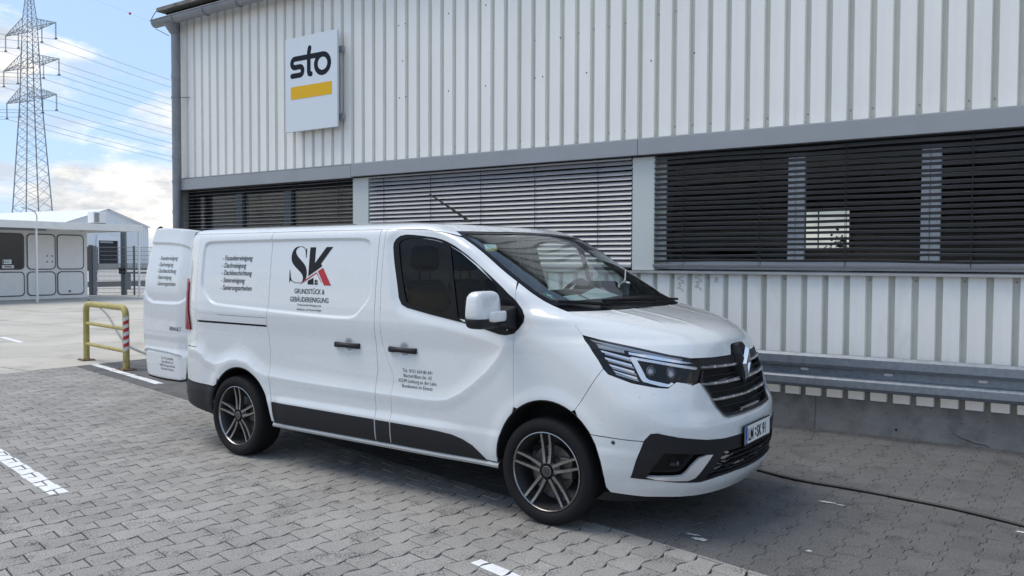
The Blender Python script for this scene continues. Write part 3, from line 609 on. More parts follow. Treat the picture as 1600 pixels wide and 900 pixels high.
def pave(bed, region, U, V, udir, vdir, wave, gap, origin, individuals, mt, paints, chips):
    ud, vd = np.array(udir), np.array(vdir); K = 10
    def outline(inset):
        L_, R_ = [], []
        for i in range(K + 1):
            t = i / K; vv = inset + t * (V - 2 * inset); tt = vv / V
            L_.append((wave(tt) + inset, vv)); R_.append((U - wave(tt) - inset, vv))
        return L_ + R_[::-1]
    top, sh = outline(gap / 2 + 0.0028), outline(gap / 2)
    def to_sn(pl): return [(p[0] * ud[0] + p[1] * vd[0], p[0] * ud[1] + p[1] * vd[1]) for p in pl]
    top_sn, sh_sn = to_sn(top), to_sn(sh)
    cen = np.mean(sh_sn, 0)
    def s2w(pl, z): return [tuple((p[0] * DW - p[1] * NW)) + (z,) for p in pl]
    def stone_faces(n): return [tuple(range(n))] + [(i, n + i, n + (i + 1) % n, (i + 1) % n) for i in range(n)] + [(n + i, 2 * n + i, 2 * n + (i + 1) % n, n + (i + 1) % n) for i in range(n)]
    ts = [(a - cen[0], b - cen[1]) for a, b in top_sn]; ss = [(a - cen[0], b - cen[1]) for a, b in sh_sn]
    def unit(tilt):
        me = MB().add([(x, y, tilt[0] * x + tilt[1] * y) for x, y, _ in s2w(ts, 0)] + [(x, y, tilt[0] * x + tilt[1] * y - 0.0028) for x, y, _ in s2w(ss, 0)] + s2w(ss, -0.024), stone_faces(len(ts))).mesh('paving_stone', mt); return me
    units = [unit((random.gauss(0, .004), random.gauss(0, .004))) for _ in range(14)]
    cells = []
    rs = [p[0] for p in region]; rn = [p[1] for p in region]
    A_ = np.array([[ud[0], vd[0]], [ud[1], vd[1]]]); inv = np.linalg.inv(A_)
    cs = [inv @ (np.array(p) - origin) for p in region]; k0, k1 = int(min(c[0] for c in cs) / U) - 2, int(max(c[0] for c in cs) / U) + 2; l0, l1 = int(min(c[1] for c in cs) / V) - 2, int(max(c[1] for c in cs) / V) + 2
    hp = []
    for i in range(len(region)):
        (x0, y0), (x1, y1) = region[i], region[(i + 1) % len(region)]; a, b = (y1 - y0), -(x1 - x0); L_ = math.hypot(a, b); a /= L_; b /= L_; hp.append((a, b, a * x0 + b * y0 - gap / 2))
    for k in range(k0, k1):
        for l in range(l0, l1):
            o = np.array(origin) + ud * (k * U) + vd * (l * V + (k % 2) * V / 2); c = o + cen; ds = [a * c[0] + b * c[1] - d for a, b, d in hp]
            if max(ds) > V: continue
            cells.append((k, l, o, c, max(ds) < -V * .62))
    whole = []
    for ci, (k, l, o, c, full) in enumerate(cells):
        if full:
            x, y, z = pxof(*c)
            if -40 < x < 1640 and 380 < y < 960: whole.append((z, ci))
    whole.sort(); indiv = set(ci for z, ci in whole[:individuals])
    m = MB(); tints = []
    for ci, (k, l, o, c, full) in enumerate(cells):
        tint = min(1, max(0, random.gauss(.42, .30))); dz = random.gauss(0, .0009)
        if ci in indiv:
            q = inst('paving_stone', units[ci % 14], bed, (0, 0, 0)); p = WP(*c); q.location = (p[0], p[1], dz - bed.location.z); q.rotation_euler.z = random.gauss(0, .006); q.color = (tint, 0, 0, 1)
        else:
            T0, S0 = [(a + o[0], b + o[1]) for a, b in top_sn], [(a + o[0], b + o[1]) for a, b in sh_sn]
            if not full:
                for a, b, d in hp: S0 = clip(S0, a, b, d)
                if len(S0) < 3: continue
                cc_ = np.mean(S0, 0); T0 = [tuple(np.array(p) + (cc_ - p) * min(.06, .0028 / (np.hypot(*(cc_ - p)) + 1e-6))) for p in S0]
                ar = abs(sum(S0[i][0] * S0[(i + 1) % len(S0)][1] - S0[(i + 1) % len(S0)][0] * S0[i][1] for i in range(len(S0)))) / 2
                if ar < .0006: continue
            n = len(T0); w3 = lambda pl, z: [WP(a, b, z) for a, b in pl]
            m.add(w3(T0, dz) + w3(S0, dz - .0028) + w3(S0, -.024), stone_faces(n)); tints += [tint] * (1 + 2 * n)
        # painted marks clipped to this stone
        T1 = [(a + o[0], b + o[1]) for a, b in top_sn]
        for pi, strip in enumerate(paints):
            P_ = T1; dmin = min(a * c[0] + b * c[1] - d for a, b, d in strip)
            if max(a * c[0] + b * c[1] - d for a, b, d in strip) > V: continue
            for a, b, d in strip: P_ = clip(P_, a, b, d + random.uniform(-.008, .006)) if len(P_) > 2 else P_
            if len(P_) > 2: paint_m.setdefault((id(bed), pi), MB()).add([WP(a, b, dz + .0022) for a, b in P_], [tuple(range(len(P_)))])
    me = m.mesh('paving_stones', mt); at = me.attributes.new('tint', 'FLOAT', 'FACE')
    if len(tints) == len(me.polygons): at.data.foreach_set('value', tints)
    so_ = bpy.data.objects.new('paving_stones', me); link(so_, bed); so_.location.z = -bed.location.z; so_.color = (0, 0, 0, 1); tag(so_, kind='stuff')
    # shift: builder works in world xy
    return
def strip(p, q, w_):
    "convex strip from p to q (s,n) of width w_"
    p, q = np.array(p), np.array(q); d = (q - p) / np.hypot(*(q - p)); n = np.array([-d[1], d[0]])
    return [(n[0], n[1], n @ p + w_ / 2), (-n[0], -n[1], -(n @ p) + w_ / 2), (d[0], d[1], d @ q), (-d[0], -d[1], -(d @ p))]
aL = R(13.5)
paint_l = [strip((-8.9, 4.72), (-5.80, 5.352), 0.12), strip((-2.62, 4.742), (-0.4, 5.26), 0.085)]
paint_d = [strip((-12.55, 1.33), (-9.87, 1.935), 0.115)]
pave(bed_l, [(SLE, BND(SLE)), (SLE, NE), (SRE, NE), (SRE, BND(SRE))][::-1], 0.157, 0.232, (math.cos(aL), math.sin(aL)), (-0.13, 0.9915), lambda t: 0.0165 * math.sin(2 * math.pi * t) + 0.004 * math.sin(4 * math.pi * t), 0.0085, (-3.023, 4.84), 300, M['stone_light'], paint_l, None)
def zig(t):
    t = t % 1.0; a = .015
    for x0, x1, y0, y1 in ((0, .08, 0, a), (.08, .42, a, a), (.42, .58, a, -a), (.58, .92, -a, -a), (.92, 1.0, -a, 0)):
        if t <= x1: return y0 + (y1 - y0) * (t - x0) / (x1 - x0)
    return 0
pave(bed_d, [(SLE, -0.03), (SLE, BND(SLE)), (SRE, BND(SRE)), (SRE, -0.03)][::-1], 0.165, 0.200, (1.0, 0.06), (-0.04, 1.0), zig, 0.0022, (-2.034, 3.817), 300, M['stone_dark'], paint_d, None)
names = {(id(bed_l), 0): ('painted_line', 'worn white bay line on the light paving at the left edge'), (id(bed_l), 1): ('painted_line', 'white line starting in front of the van front wheel at the bottom edge'), (id(bed_d), 0): ('painted_line', 'white line on the dark paving at the foot of the yellow barrier'),
         }
for kx, mb in paint_m.items():
    nm, lb = names[kx]; tag(mb.build(nm, M['road_paint']), lb, 'road marking' if nm == 'painted_line' else 'paint spill')
def blotch(parts, lab, seed):
    rd = random.Random(seed); m = MB()
    for s, n, rs, rn in parts:
        k = 22; pl = []
        for q in range(k): a = 2 * math.pi * q / k; f = rd.uniform(.55, 1.15); pl.append(WP(s + rs * f * math.cos(a), n + rn * f * math.sin(a), .0035))
        m.add([WP(s, n, .0035)] + pl, [(0, 1 + q, 1 + (q + 1) % k) for q in range(k)])
    tag(m.build('paint_spill', M['white_stripe']), lab, 'paint spill')
blotch([(-1.735, 3.715, .055, .028), (-1.80, 3.655, .05, .014)], 'white paint blotch on the dark paving in front of the van bumper', 3)
blotch([(-1.15, 3.55, .022, .012)], 'tiny white paint fleck on the dark paving right of the larger blotch', 4)
blotch([(-0.16, 2.475, .035, .018)], 'white paint fleck at the right edge below the hose', 5)
blotch([(-1.29, 2.50, .06, .018), (-1.20, 2.52, .03, .01)], 'faint pale scuff on the dark paving midway along the hose', 6)
# yard slabs
yard = sheet('yard_pavement', [(-60, -40), (SLE - .01, -40), (SLE - .01, 20), (-60, 20)], -0.020, M['black'])
for k in range(8):
    for l in range(-9, 4):
        s1 = SLE - 0.012 - 4.4 * k; s0 = s1 - 4.385; n0 = 0.0 + 2.32 * l; n1 = n0 + 2.305
        p = [(s0, n0), (s1, n0), (s1, n1), (s0, n1)]; dz = random.uniform(-.003, .003)
        o = MB().add([WP(a, b, dz) for a, b in p] + [WP(a, b, -.018) for a, b in p], [(0, 1, 2, 3), (0, 4, 5, 1), (1, 5, 6, 2), (2, 6, 7, 3), (3, 7, 4, 0)]).build('concrete_slab', M['slab'], yard); o.location.z = 0.020
o = MB().add([WP(-60, -40, 0), WP(-60, -300, 0), WP(-12.55, -300, 0), WP(-12.55, -40, 0)], [(0, 1, 2, 3)]).build('far_yard', M['yard']); o.location.z = -0.012; tag(o, kind='structure')
tag(MB().add([WP(a, b, .0045) for a, b in ((-18.47, -.06), (-16.95, .26), (-16.95, .375), (-18.47, .055))], [(0, 1, 2, 3)]).build('painted_line', M['road_paint']), 'short white dash on the concrete yard left of the yellow barrier', 'road marking')

# ------------------------------------------------------------------ hose and cable
def curve_pts(p, k=6):
    P_ = [np.array(q, float) for q in p]; o = []
    for i in range(len(P_) - 1):
        a, b, c, d = P_[max(i - 1, 0)], P_[i], P_[i + 1], P_[min(i + 2, len(P_) - 1)]
        for j in range(k): t = j / k; o.append(tuple(.5 * ((2 * b) + (c - a) * t + (2 * a - 5 * b + 4 * c - d) * t * t + (3 * b - a - 3 * c + d) * t ** 3)))
    o.append(tuple(P_[-1])); return o
hp_ = [(-3.6, 1.55), (-2.9, 1.72), (-2.35, 1.83), (-1.99, 1.92), (-1.76, 2.01), (-1.53, 2.07), (-1.21, 2.09), (-0.79, 2.155), (-0.51, 2.22), (-0.15, 2.36), (0.6, 2.7), (1.8, 3.0)]
tag(MB().tube([WP(a, b, .011) for a, b in curve_pts(hp_)], 0.0105, 8).build('hose', M['hose'], smooth=60), 'black rubber hose lying across the dark paving from under the van bumper', 'hose')
cb = [(-5.6, 12.9), (-6.16, 13.87), (-6.71, 14.64), (-7.28, 15.5), (-8.28, 17.28), (-9.88, 20.29), (-12.02, 24.28), (-14.03, 27.81), (-17.3, 33.4)]
tag(MB().tube([(a, b, .02) for a, b in curve_pts(cb)], 0.020, 6).build('cable', M['cable'], smooth=60), 'thin grey cable trailing over the yard behind the yellow barrier', 'cable')

# ------------------------------------------------------------------ yellow hoop barrier
b0 = np.array([-6.925, 13.301]); b1 = np.array([-5.74, 12.158]); L_ = float(np.hypot(*(b1 - b0))); ang = math.atan2(b1[1] - b0[1], b1[0] - b0[0])
br = empty('hoop_barrier', (b0[0], b0[1], 0), ang, 'rusty yellow tubular hoop barrier with a red and white striped leg behind the van', 'barrier')
pts = [(0, 0, 0), (0, 0, .78)] + [(.14 - .14 * math.cos(a), 0, .80 + .125 * math.sin(a)) for a in [R(q) for q in (15, 35, 55, 75, 90)]] + [(L_ - .14 + .14 * math.sin(a), 0, .80 + .125 * math.cos(a)) for a in [R(q) for q in (0, 20, 40, 60, 80)]] + [(L_, 0, .78), (L_, 0, 0)]
MB().tube(pts, 0.047, 16).build('hoop', M['yellow'], br, smooth=60)
for z in (.275, .61): MB().tube([(0.03, 0, z), (L_ - .03, 0, z)], 0.028, 12).build('cross_rail', M['yellow'], br, smooth=60)
for x in (0, L_):
    o = MB().box(x - .14, x + .14, -.10, .10, 0.001, .016).build('foot_plate', M['rust'], br, bevel=.004)
    mm = MB()
    for i in (-1, 1):
        for j in (-1, 1): mm.lathe([(.012, 0), (.012, .012), (.001, .016)], 'z', 6, (x + i * .1, j * .07, .016))
    mm.build('bolt', M['rust'], o)
mm = [MB(), MB()]; nb_ = 9
for q in range(nb_):
    z0 = .275 + q * .056; vs = []; K = 6
    for i in range(K + 1):
        a = R(-68 + 100 * i / K); sh_ = .035 * i / K
        for z in (z0 + sh_, z0 + .056 + sh_): vs.append((L_ + .0485 * math.cos(a), .0485 * math.sin(a), z))
    mm[q % 2].add(vs, [(2 * i, 2 * i + 2, 2 * i + 3, 2 * i + 1) for i in range(K)])
mm[0].build('reflective_stripe', M['white_stripe'], br); mm[1].build('reflective_stripe', M['red_stripe'], br)

# ------------------------------------------------------------------ kiosk with canopy
ka = math.atan2(.8412, .5407); kk = empty('gatehouse', (-18.24, 35.25, 0), ka, 'low white panelled gatehouse with rounded gaskets, a dark window and a flat canopy', 'building')
MB().box(-14, 0, 0.05, 3.2, 0.0, 2.86).build('wall', M['kiosk'], kk, bevel=.02)
MB().box(-14.2, 1.2, -2.2, 3.4, 2.98, 3.02).build('canopy_roof', M['canopy'], kk)
MB().box(-14.2, 1.12, -2.24, -2.10, 2.82, 3.10).build('canopy_fascia', M['canopy'], kk, bevel=.01)
MB().box(1.0, 1.12, -2.09, 3.4, 2.84, 3.08).build('canopy_fascia', M['canopy'], kk)
MB().box(-14.2, .98, -2.09, .04, 2.90, 2.93).build('canopy_soffit', M['fascia'], kk)
for x, y in ((-3.25, -2.15), (0.98, -2.17), (-7.6, -2.15), (-12, -2.15)): MB().tube([(x, y, 0), (x, y, 2.83)], .045, 10).build('canopy_post', M['white_post'], kk, smooth=60)
def ring(x0, x1, z0, z1, r, w_, mt, y0=.02, par=kk, nm='panel_gasket'):
    V2, T2, lp = cdt(rrect(x0, x1, z0, z1, r), [rrect(x0 + w_, x1 - w_, z0 + w_, z1 - w_, r - w_ * .5)]); m = MB(); m.add([(a, y0, b) for a, b in V2], [tuple(t) for t in T2]); return m.build(nm, mt, par)
xs = [(-1.31, -.17), (-2.52, -1.37)]
x = -2.62
while x > -13: xs.append((x - 1.24, x)); x -= 1.30
for i, (x0, x1) in enumerate(xs):
    up_w = i >= 2
    o = MB(); o.add([(a, .015, b) for a, b in rrect(x0 + .04, x1 - .04, 1.26, 2.64, .14)], [tuple(range(24))]); fr = o.build('window_pane' if up_w else 'wall_panel', M['dark_pane'] if up_w else M['kiosk'], kk)
    ring(x0, x1, 1.22, 2.68, .17, .035, M['kiosk_seal'], .012)
    o = MB(); o.add([(a, .015, b) for a, b in rrect(x0 + .04, x1 - .04, .19, 1.10, .14)], [tuple(range(24))]); o.build('wall_panel', M['kiosk'], kk)
    ring(x0, x1, .15, 1.14, .17, .035, M['kiosk_seal'], .012)
mm = MB()
for x, z in ((-1.72, 1.78), (-1.51, 1.78), (-1.72, 1.54), (-1.51, 1.54)): mm.lathe([(.03, .01), (.03, .0), (.001, -.004)], 'y', 10, (x, 0, z))
mm.box(-.84, -.77, -.01, .01, .26, .34); mm.build('wall_fitting', M['kiosk_seal'], kk)
MB().box(-3.45, -3.12, .004, .008, 1.45, 1.62).build('window_notice', M['paper'], kk); MB().box(-3.48, -3.03, .004, .008, 1.28, 1.40).build('window_notice', M['white_vinyl'], kk)
mm = MB(); mm.box(-3.44, -3.40, .001, .0035, 1.47, 1.60).box(-3.38, -3.17, .001, .0035, 1.56, 1.58).box(-3.38, -3.2, .001, .0035, 1.50, 1.52).box(-3.40, -3.12, .001, .0035, 1.32, 1.36); mm.build('notice_print', M['kiosk_seal'], kk)
MB().box(-3.9, -1.9, -.30, 0.03, 2.80, 2.88).build('sun_awning_box', M['fascia'], kk)
ac = empty('air_conditioner', (-18.24 + math.cos(ka) * -.75 - math.sin(ka) * -2.0, 35.25 + math.sin(ka) * -.75 + math.cos(ka) * -2.0, 3.10), ka, 'boxy white air conditioning unit on the gatehouse canopy', 'air conditioner')
MB().box(-.27, .27, -.22, .22, .03, .48).build('casing', M['kiosk'], ac, bevel=.015)
mm = MB()
for i in range(8): mm.box(-.24, -.04, -.235, -.222, .07 + i * .048, .095 + i * .048)
mm.build('louvre', M['fence'], ac); MB().box(-.25, .25, -.2, .2, 0, .03).build('foot', M['fence'], ac)
lm = empty('yard_lamp', (-18.24 + math.cos(ka) * -1.6 - math.sin(ka) * 1.0, 35.25 + math.sin(ka) * -1.6 + math.cos(ka) * 1.0, 3.02), ka, 'slim curved lamp rising behind the gatehouse roof', 'lamp')
MB().tube([(0, 0, 0), (0, 0, .45), (-.08, 0, .60), (-.25, 0, .69), (-.6, 0, .76)], .022, 8).build('pole', M['fascia'], lm, smooth=60); MB().lathe([(.001, .06), (.05, .03), (.075, -.02), (.001, -.03)], 'z', 12, (-.68, 0, .77)).build('lamp_head', M['kiosk'], lm, smooth=60)

# ------------------------------------------------------------------ mesh fence and gate post
fe = empty('mesh_fence', (-19.4, 37.9, 0), .05, 'grey welded mesh fence right of the gatehouse', 'fence')
for x in (1.88, 4.3, 6.8, 9.3, 11.8): MB().box(x - .035, x + .035, -.03, .03, 0, 2.28).build('fence_post', M['fence'], fe)
mm = MB()
for i in range(12): mm.tube([(.2, -.04, .12 + i * .19), (11.8, -.04, .12 + i * .19)], .009, 4)
x = .22
while x < 11.8: mm.tube([(x, -.035, .05), (x, -.035, 2.24)], .0045, 3, False); x += .055
mm.build('wire_mesh', M['fence'], fe)['kind'] = 'stuff'
gp_ = empty('gate_post', (-19.35, 37.75, 0), .05, 'thick grey steel gate post beside the gatehouse wall', 'gate post')
MB().box(-.12, .03, -.08, .08, 0, 2.31).build('post', M['fence'], gp_, bevel=.01); MB().box(.06, .20, -.06, .06, 0, 2.28).build('closing_strip', M['galv'], gp_, bevel=.01)
mm = MB()
for i in range(8): mm.box(.20, .235, -.04, .04, .2 + i * .26, .26 + i * .26)
mm.build('hinge', M['galv'], gp_)
tp = empty('steel_column', (-18.05, 38.1, 0), .05, 'tall dark steel column standing behind the mesh fence', 'column'); MB().box(-.10, .10, -.1, .1, 0, 2.92).build('shaft', M['fence'], tp)
MB().box(-.18, .12, -.14, -.101, .98, 1.28).build('lock_box', M['black'], tp)

# racks in the yard behind
rk = empty('steel_rack', (-21.3, 45, 0), .03, 'long low dark steel rack lying in the yard behind the fence', 'rack')
for z, y in ((1.12, 0), (.92, -.3), (.92, .5)): MB().box(0, 9, y - .05, y + .05, z - .05, z + .05).build('beam', M['fence'], rk)
for x in (.1, 2.2, 4.3, 6.5, 8.8): MB().box(x - .04, x + .04, -.3, .5, 0, .86).build('support', M['fence'], rk)
hb = empty('brick_hut', (-60.5, 118, 0), .2, 'small brown hut seen far off between gatehouse and fence', 'hut'); MB().box(-.62, 0, 0, 3, 0, 3.4).build('wall', M['brick_far'], hb); MB().box(-.80, -.64, -.1, 3.1, 0, 3.5).build('door_frame', M['leaf'], hb)

# ------------------------------------------------------------------ warehouse
wa = math.atan2(.882, .471); wh = empty('warehouse', (-69, 140, 0), wa, 'large white warehouse with a low gabled roof and a dark loading door', 'building')
# local x along the gable, local y = away from the gable face (to the left)
gpoly = [(-8, 0), (8, 0), (8, 7.5), (0, 10.15), (-8, 7.5)]
MB().prism([(x, z) for x, z in gpoly], 1, 0.0, 70).build('wall', M['ware'], wh)
MB().add([(-8.25, -.3, 7.50), (0, -.3, 10.27), (0, 70, 10.27), (-8.25, 70, 7.50), (8.25, -.3, 7.50), (8.25, 70, 7.50)], [(0, 1, 2, 3), (1, 4, 5, 2)]).build('roof', M['ware_roof'], wh)
mm = MB(); x = -7.8
while x < 8:
    zt = 10.1 - abs(x) * (2.6 / 8) - .12; zb = 4.9 if -2.0 < x < 1.8 else .2
    if zb < zt: mm.box(x - .035, x + .035, -.06, -.005, zb + .9 * (zb > 1), zt)
    x += .45
mm.build('cladding_ribs', M['ware'], wh)['kind'] = 'stuff'
MB().box(-8.3, 8.3, -.02, .02, 0, 0.98).build('dock_wall', M['slab'], wh); 
MB().box(-2.15, 1.95, -.30, -.07, 4.86, 5.75).build('door_header', M['ware'], wh); MB().box(-1.93, 1.70, -.12, -.07, .98, 4.85).build('loading_door', M['ware_dark'], wh)
for x in (-2.1, 1.88): MB().box(x - .15, x + .15, -.35, -.07, .98, 4.85).build('door_jamb', M['ware'], wh)
MB().box(-1.6, .9, -.14, -.125, 4.45, 4.75).build('door_lamp', M['fascia'], wh)
MB().bar((0.2, -.4, 9.95), (8.2, -.4, 7.3), .14).build('verge_trim', M['ware_roof'], wh)

# ------------------------------------------------------------------ pylon and lines
PC = np.array([-111.0, 190.0]); AD = np.array([.848, -.53]); WD_ = np.array([.53, .848])
py = empty('power_pylon', (PC[0], PC[1], 0), math.atan2(AD[1], AD[0]), 'tall grey lattice power pylon with three cross arms', 'pylon')
hw = lambda z: float(np.interp(z, [0, 13, 38, 54, 57, 67], [4.3, 3.15, 1.75, 1.25, 1.1, .12])) * .93
zs = [0]
while zs[-1] < 65.5: zs.append(zs[-1] + max(1.2, hw(zs[-1]) * .95))
mm = MB(); mb_ = MB()
for sx in (-1, 1):
    for sy in (-1, 1): 
        for a, b in zip(zs[:-1], zs[1:]): mm.bar((sx * hw(a), sy * hw(a), a), (sx * hw(b), sy * hw(b), b), .20 if a < 50 else .13)
for i, (a, b) in enumerate(zip(zs[:-1], zs[1:])):
    for s in (-1, 1):
        for t in (-1, 1):
            mb_.bar((t * hw(a), s * hw(a), a), (-t * hw(b), s * hw(b), b), .065); mb_.bar((s * hw(a), t * hw(a), a), (s * hw(b), -t * hw(b), b), .065)
mm.build('leg_members', M['pylon'], py)['kind'] = 'stuff'; mb_.build('lattice_bracing', M['pylon'], py)['kind'] = 'stuff'
att = []
for z, hl in ((54.35, 10.9), (46.2, 12.0), (38.5, 10.8)):
    for s in (-1, 1):
        m2 = MB(); tip = (s * hl, 0, z); h = hw(z); n = 6
        for t in (-1, 1):
            m2.bar((s * h, t * h, z), tip, .12); m2.bar((s * h * .9, t * h, z + 2.5), tip, .12)
            for i in range(n):
                f0, f1 = i / n, (i + 1) / n; A_ = Vector((s * h, t * h, z)).lerp(Vector(tip), f0); B_ = Vector((s * h * .9, t * h, z + 2.5)).lerp(Vector(tip), f1); A1 = Vector((s * h, t * h, z)).lerp(Vector(tip), f1); B0 = Vector((s * h * .9, t * h, z + 2.5)).lerp(Vector(tip), f0)
                m2.bar(B0, A1, .07); m2.bar(A1, B_, .07) if i < n - 1 else None
                m2.bar(Vector((s * h, -t * h, z)).lerp(Vector(tip), f0), A1, .06)
        arm = m2.build('cross_arm', M['pylon'], py)
        for f in (.46, .985):
            x = s * hl * f; mi = MB(); 
            for dy in (-.16, .16): mi.tube([(x + dy, 0, z), (x + dy, 0, z - 3.4)], .055, 5)
            mi.box(x - .3, x + .3, -.2, .2, z - 3.65, z - 3.4); mi.build('insulator', M['insulator'], arm); att.append((x, z - 3.7))
att2 = [(0, 67.0)]
k_ = 0
for (x, z) in att + att2:
    for d in (-1, 1):
        for off in ((-.22, .22) if z < 60 else (0,)):
            pts = []; base = PC + AD * (x + off)
            Ls = 320.0; sg_ = 11.0 if z < 60 else 9
            for i in range(29):
                t = i / 28; p = base + WD_ * d * t * Ls; pts.append((p[0], p[1], z - 4 * sg_ * t * (1 - t)))
            o = MB().tube(pts, .030 if z < 60 else .02, 3, False).build('power_line', M['wire']); tag(o, 'thin overhead power line strung from the lattice pylon', 'power line', 'overhead power lines')
p = PC + WD_ * 25; o = MB().lathe([(.001, .35), (.25, .25), (.35, 0), (.25, -.25), (.001, -.35)], 'z', 10).build('marker_ball', M['red_ball'], smooth=80); o.location = (p[0], p[1], 67 - 4 * 9 * (25 / 320) * (1 - 25 / 320)); tag(o, 'small red marker ball on the topmost overhead line', 'marker ball')

# ================================================================== panel van
VX, VY, VA = -1.765, 7.6146, -0.6191
van = empty('panel_van', (VX, VY, 0), VA, 'white panel van with black lettering, alloy wheels and its rear door standing open', 'van')
def pchip(xs, ys):
    xs = np.array(xs, float); ys = np.array(ys, float); h = np.diff(xs); d = np.diff(ys) / h; m = np.zeros(len(xs))
    for i in range(1, len(xs) - 1):
        if d[i - 1] * d[i] > 0: w1 = 2 * h[i] + h[i - 1]; w2 = h[i] + 2 * h[i - 1]; m[i] = (w1 + w2) / (w1 / d[i - 1] + w2 / d[i])
    m[0] = d[0]; m[-1] = d[-1]
    def f(x):
        x = np.clip(np.asarray(x, float), xs[0], xs[-1]); i = np.clip(np.searchsorted(xs, x, side='right') - 1, 0, len(xs) - 2); t = (x - xs[i]) / h[i]; t2 = t * t; t3 = t2 * t
        return (2 * t3 - 3 * t2 + 1) * ys[i] + (t3 - 2 * t2 + t) * h[i] * m[i] + (-2 * t3 + 3 * t2) * ys[i + 1] + (t3 - t2) * h[i] * m[i + 1]
    return f
# body stations: parameter, height, nose position, half width, depth and squareness of the plan corner
TAB=[(0.25, 0.25, 4.03, 0.908, 0.805, 2.54), (0.33, 0.33, 4.076, 0.93, 0.815, 2.552), (0.42, 0.42, 4.093, 0.948, 0.785, 2.599), (0.55, 0.55, 4.092, 0.957, 0.718, 2.666), (0.66, 0.66, 4.083, 0.96, 0.644, 2.722), (0.78, 0.78, 4.022, 0.962, 0.544, 2.785), (0.9, 0.9, 4.001, 0.962, 0.623, 2.644), (1.02, 1.02, 3.984, 0.96, 0.755, 2.462), (1.09, 1.09, 3.972, 0.958, 0.86, 2.357), (1.135, 1.135, 3.96, 0.956, 0.942, 2.288), (1.18, 1.18, 3.92, 0.954, 1.004, 2.221), (1.24, 1.24, 3.796, 0.95, 0.909, 2.231), (1.29, 1.29, 3.59, 0.947, 0.713, 2.382), (1.34, 1.34, 3.333, 0.942, 0.596, 2.733), (1.45, 1.45, 3.091, 0.932, 0.48, 3.144), (1.6, 1.6, 2.82, 0.916, 0.393, 3.174), (1.75, 1.75, 2.556, 0.897, 0.286, 3.143), (1.83, 1.83, 2.403, 0.883, 0.28, 3.026), (1.88, 1.87, 2.289, 0.861, 0.27, 2.922), (1.93, 1.903, 2.186, 0.809, 0.26, 2.722), (2.0, 1.918, 1.98, 0.729, 0.26, 2.522), (2.15, 1.938, 1.65, 0.549, 0.26, 2.322), (2.4, 1.953, 1.3, 0.269, 0.3, 2.122), (2.65, 1.958, 1.0, 0.01, 0.33, 1.922)]
T_ab = np.array(TAB); tv = T_ab[:, 0]
fz, fx, fW, fD, fn = [pchip(tv, T_ab[:, i]) for i in range(1, 6)]
def sst(a, b, x): t = np.clip((x - a) / (b - a), 0, 1); return t * t * (3 - 2 * t)
WINDOW = [(1.822, 1.475), (1.775, 1.64), (1.754, 1.737), (1.754, 1.769), (1.774, 1.798), (1.809, 1.819), (1.865, 1.828), (1.941, 1.824), (2.036, 1.815), (2.13, 1.804), (2.204, 1.789), (2.259, 1.771), (2.323, 1.744), (2.386, 1.71), (2.439, 1.68), (2.499, 1.64), (2.622, 1.555), (2.735, 1.475), (2.841, 1.393), (2.90, 1.335), (2.924, 1.296), (2.919, 1.259), (2.885, 1.215), (2.846, 1.18), (2.79, 1.168), (2.736, 1.172), (2.639, 1.194), (2.437, 1.232), (2.138, 1.277), (1.931, 1.313), (1.875, 1.335), (1.845, 1.380)]
PRESS = smooth_poly([(-.520, 1.60), (-.519, 1.74), (-.500, 1.790), (-.44, 1.808), (-.25, 1.812), (.5, 1.818), (1.35, 1.818), (1.49, 1.812), (1.545, 1.775), (1.562, 1.68), (1.578, 1.50), (1.583, 1.41), (1.565, 1.355), (1.46, 1.245), (1.40, 1.212), (1.32, 1.203), (1.0, 1.205), (.4, 1.225), (-.22, 1.247), (-.31, 1.257), (-.38, 1.285), (-.49, 1.375), (-.518, 1.44)], 2)
CREASE = [(-.75, .86), (-.56, .85), (-.463, .823), (-.409, .778), (-.273, .749), (-.162, .774), (-.061, .804), (.037, .819), (.182, .799), (.278, .745), (.40, .712), (.845, .697), (1.6, .690), (2.1, .688), (2.224, .693), (2.316, .709), (2.433, .765), (2.546, .844), (2.652, .929), (2.732, 1.018), (2.772, 1.078), (2.80, 1.15)]
def relief(X, Z):
    sh = X.shape; P = np.stack([X.ravel(), Z.ravel()], 1); r = np.zeros(len(P)); x, z = P[:, 0], P[:, 1]
    near = (z > .25) & (z < 1.95) & (x > -1.1) & (x < 3.9)
    if near.any():
        Q = P[near]; q = np.zeros(len(Q)); xx, zz = Q[:, 0], Q[:, 1]
        for cx_ in (.06, 3.118):
            d = np.hypot(xx - cx_, (zz - .36) * .94); q += .013 * np.exp(-((d - .405) / .055) ** 2) * sst(.2, .42, zz)
        d = seg_dist(Q, PRESS); ins = inpoly(Q, PRESS); q -= np.where(ins, .016 * sst(0, .030, d), 0)
        fieldp = CREASE + [(2.80, 1.9), (-.75, 1.9)]; ins = inpoly(Q, fieldp); d = seg_dist(Q, CREASE, False)
        q -= np.where(ins, .021 * (1 - np.exp(-d / .055)) * (1 - sst(1.00, 1.22, zz)), .007 * sst(0, .09, d) * sst(.50, .56, zz))
        q += .012 * (1 - sst(.505, .57, zz)) * sst(.5, .62, xx) * (1 - sst(2.2, 2.5, xx))
        d = seg_dist(Q, WINDOW); ins = inpoly(Q, WINDOW); q -= np.where(ins, .014, .014 * (1 - sst(0, .075, d))) * (xx < 3.05)
        r[near] = q
    return r.reshape(sh)
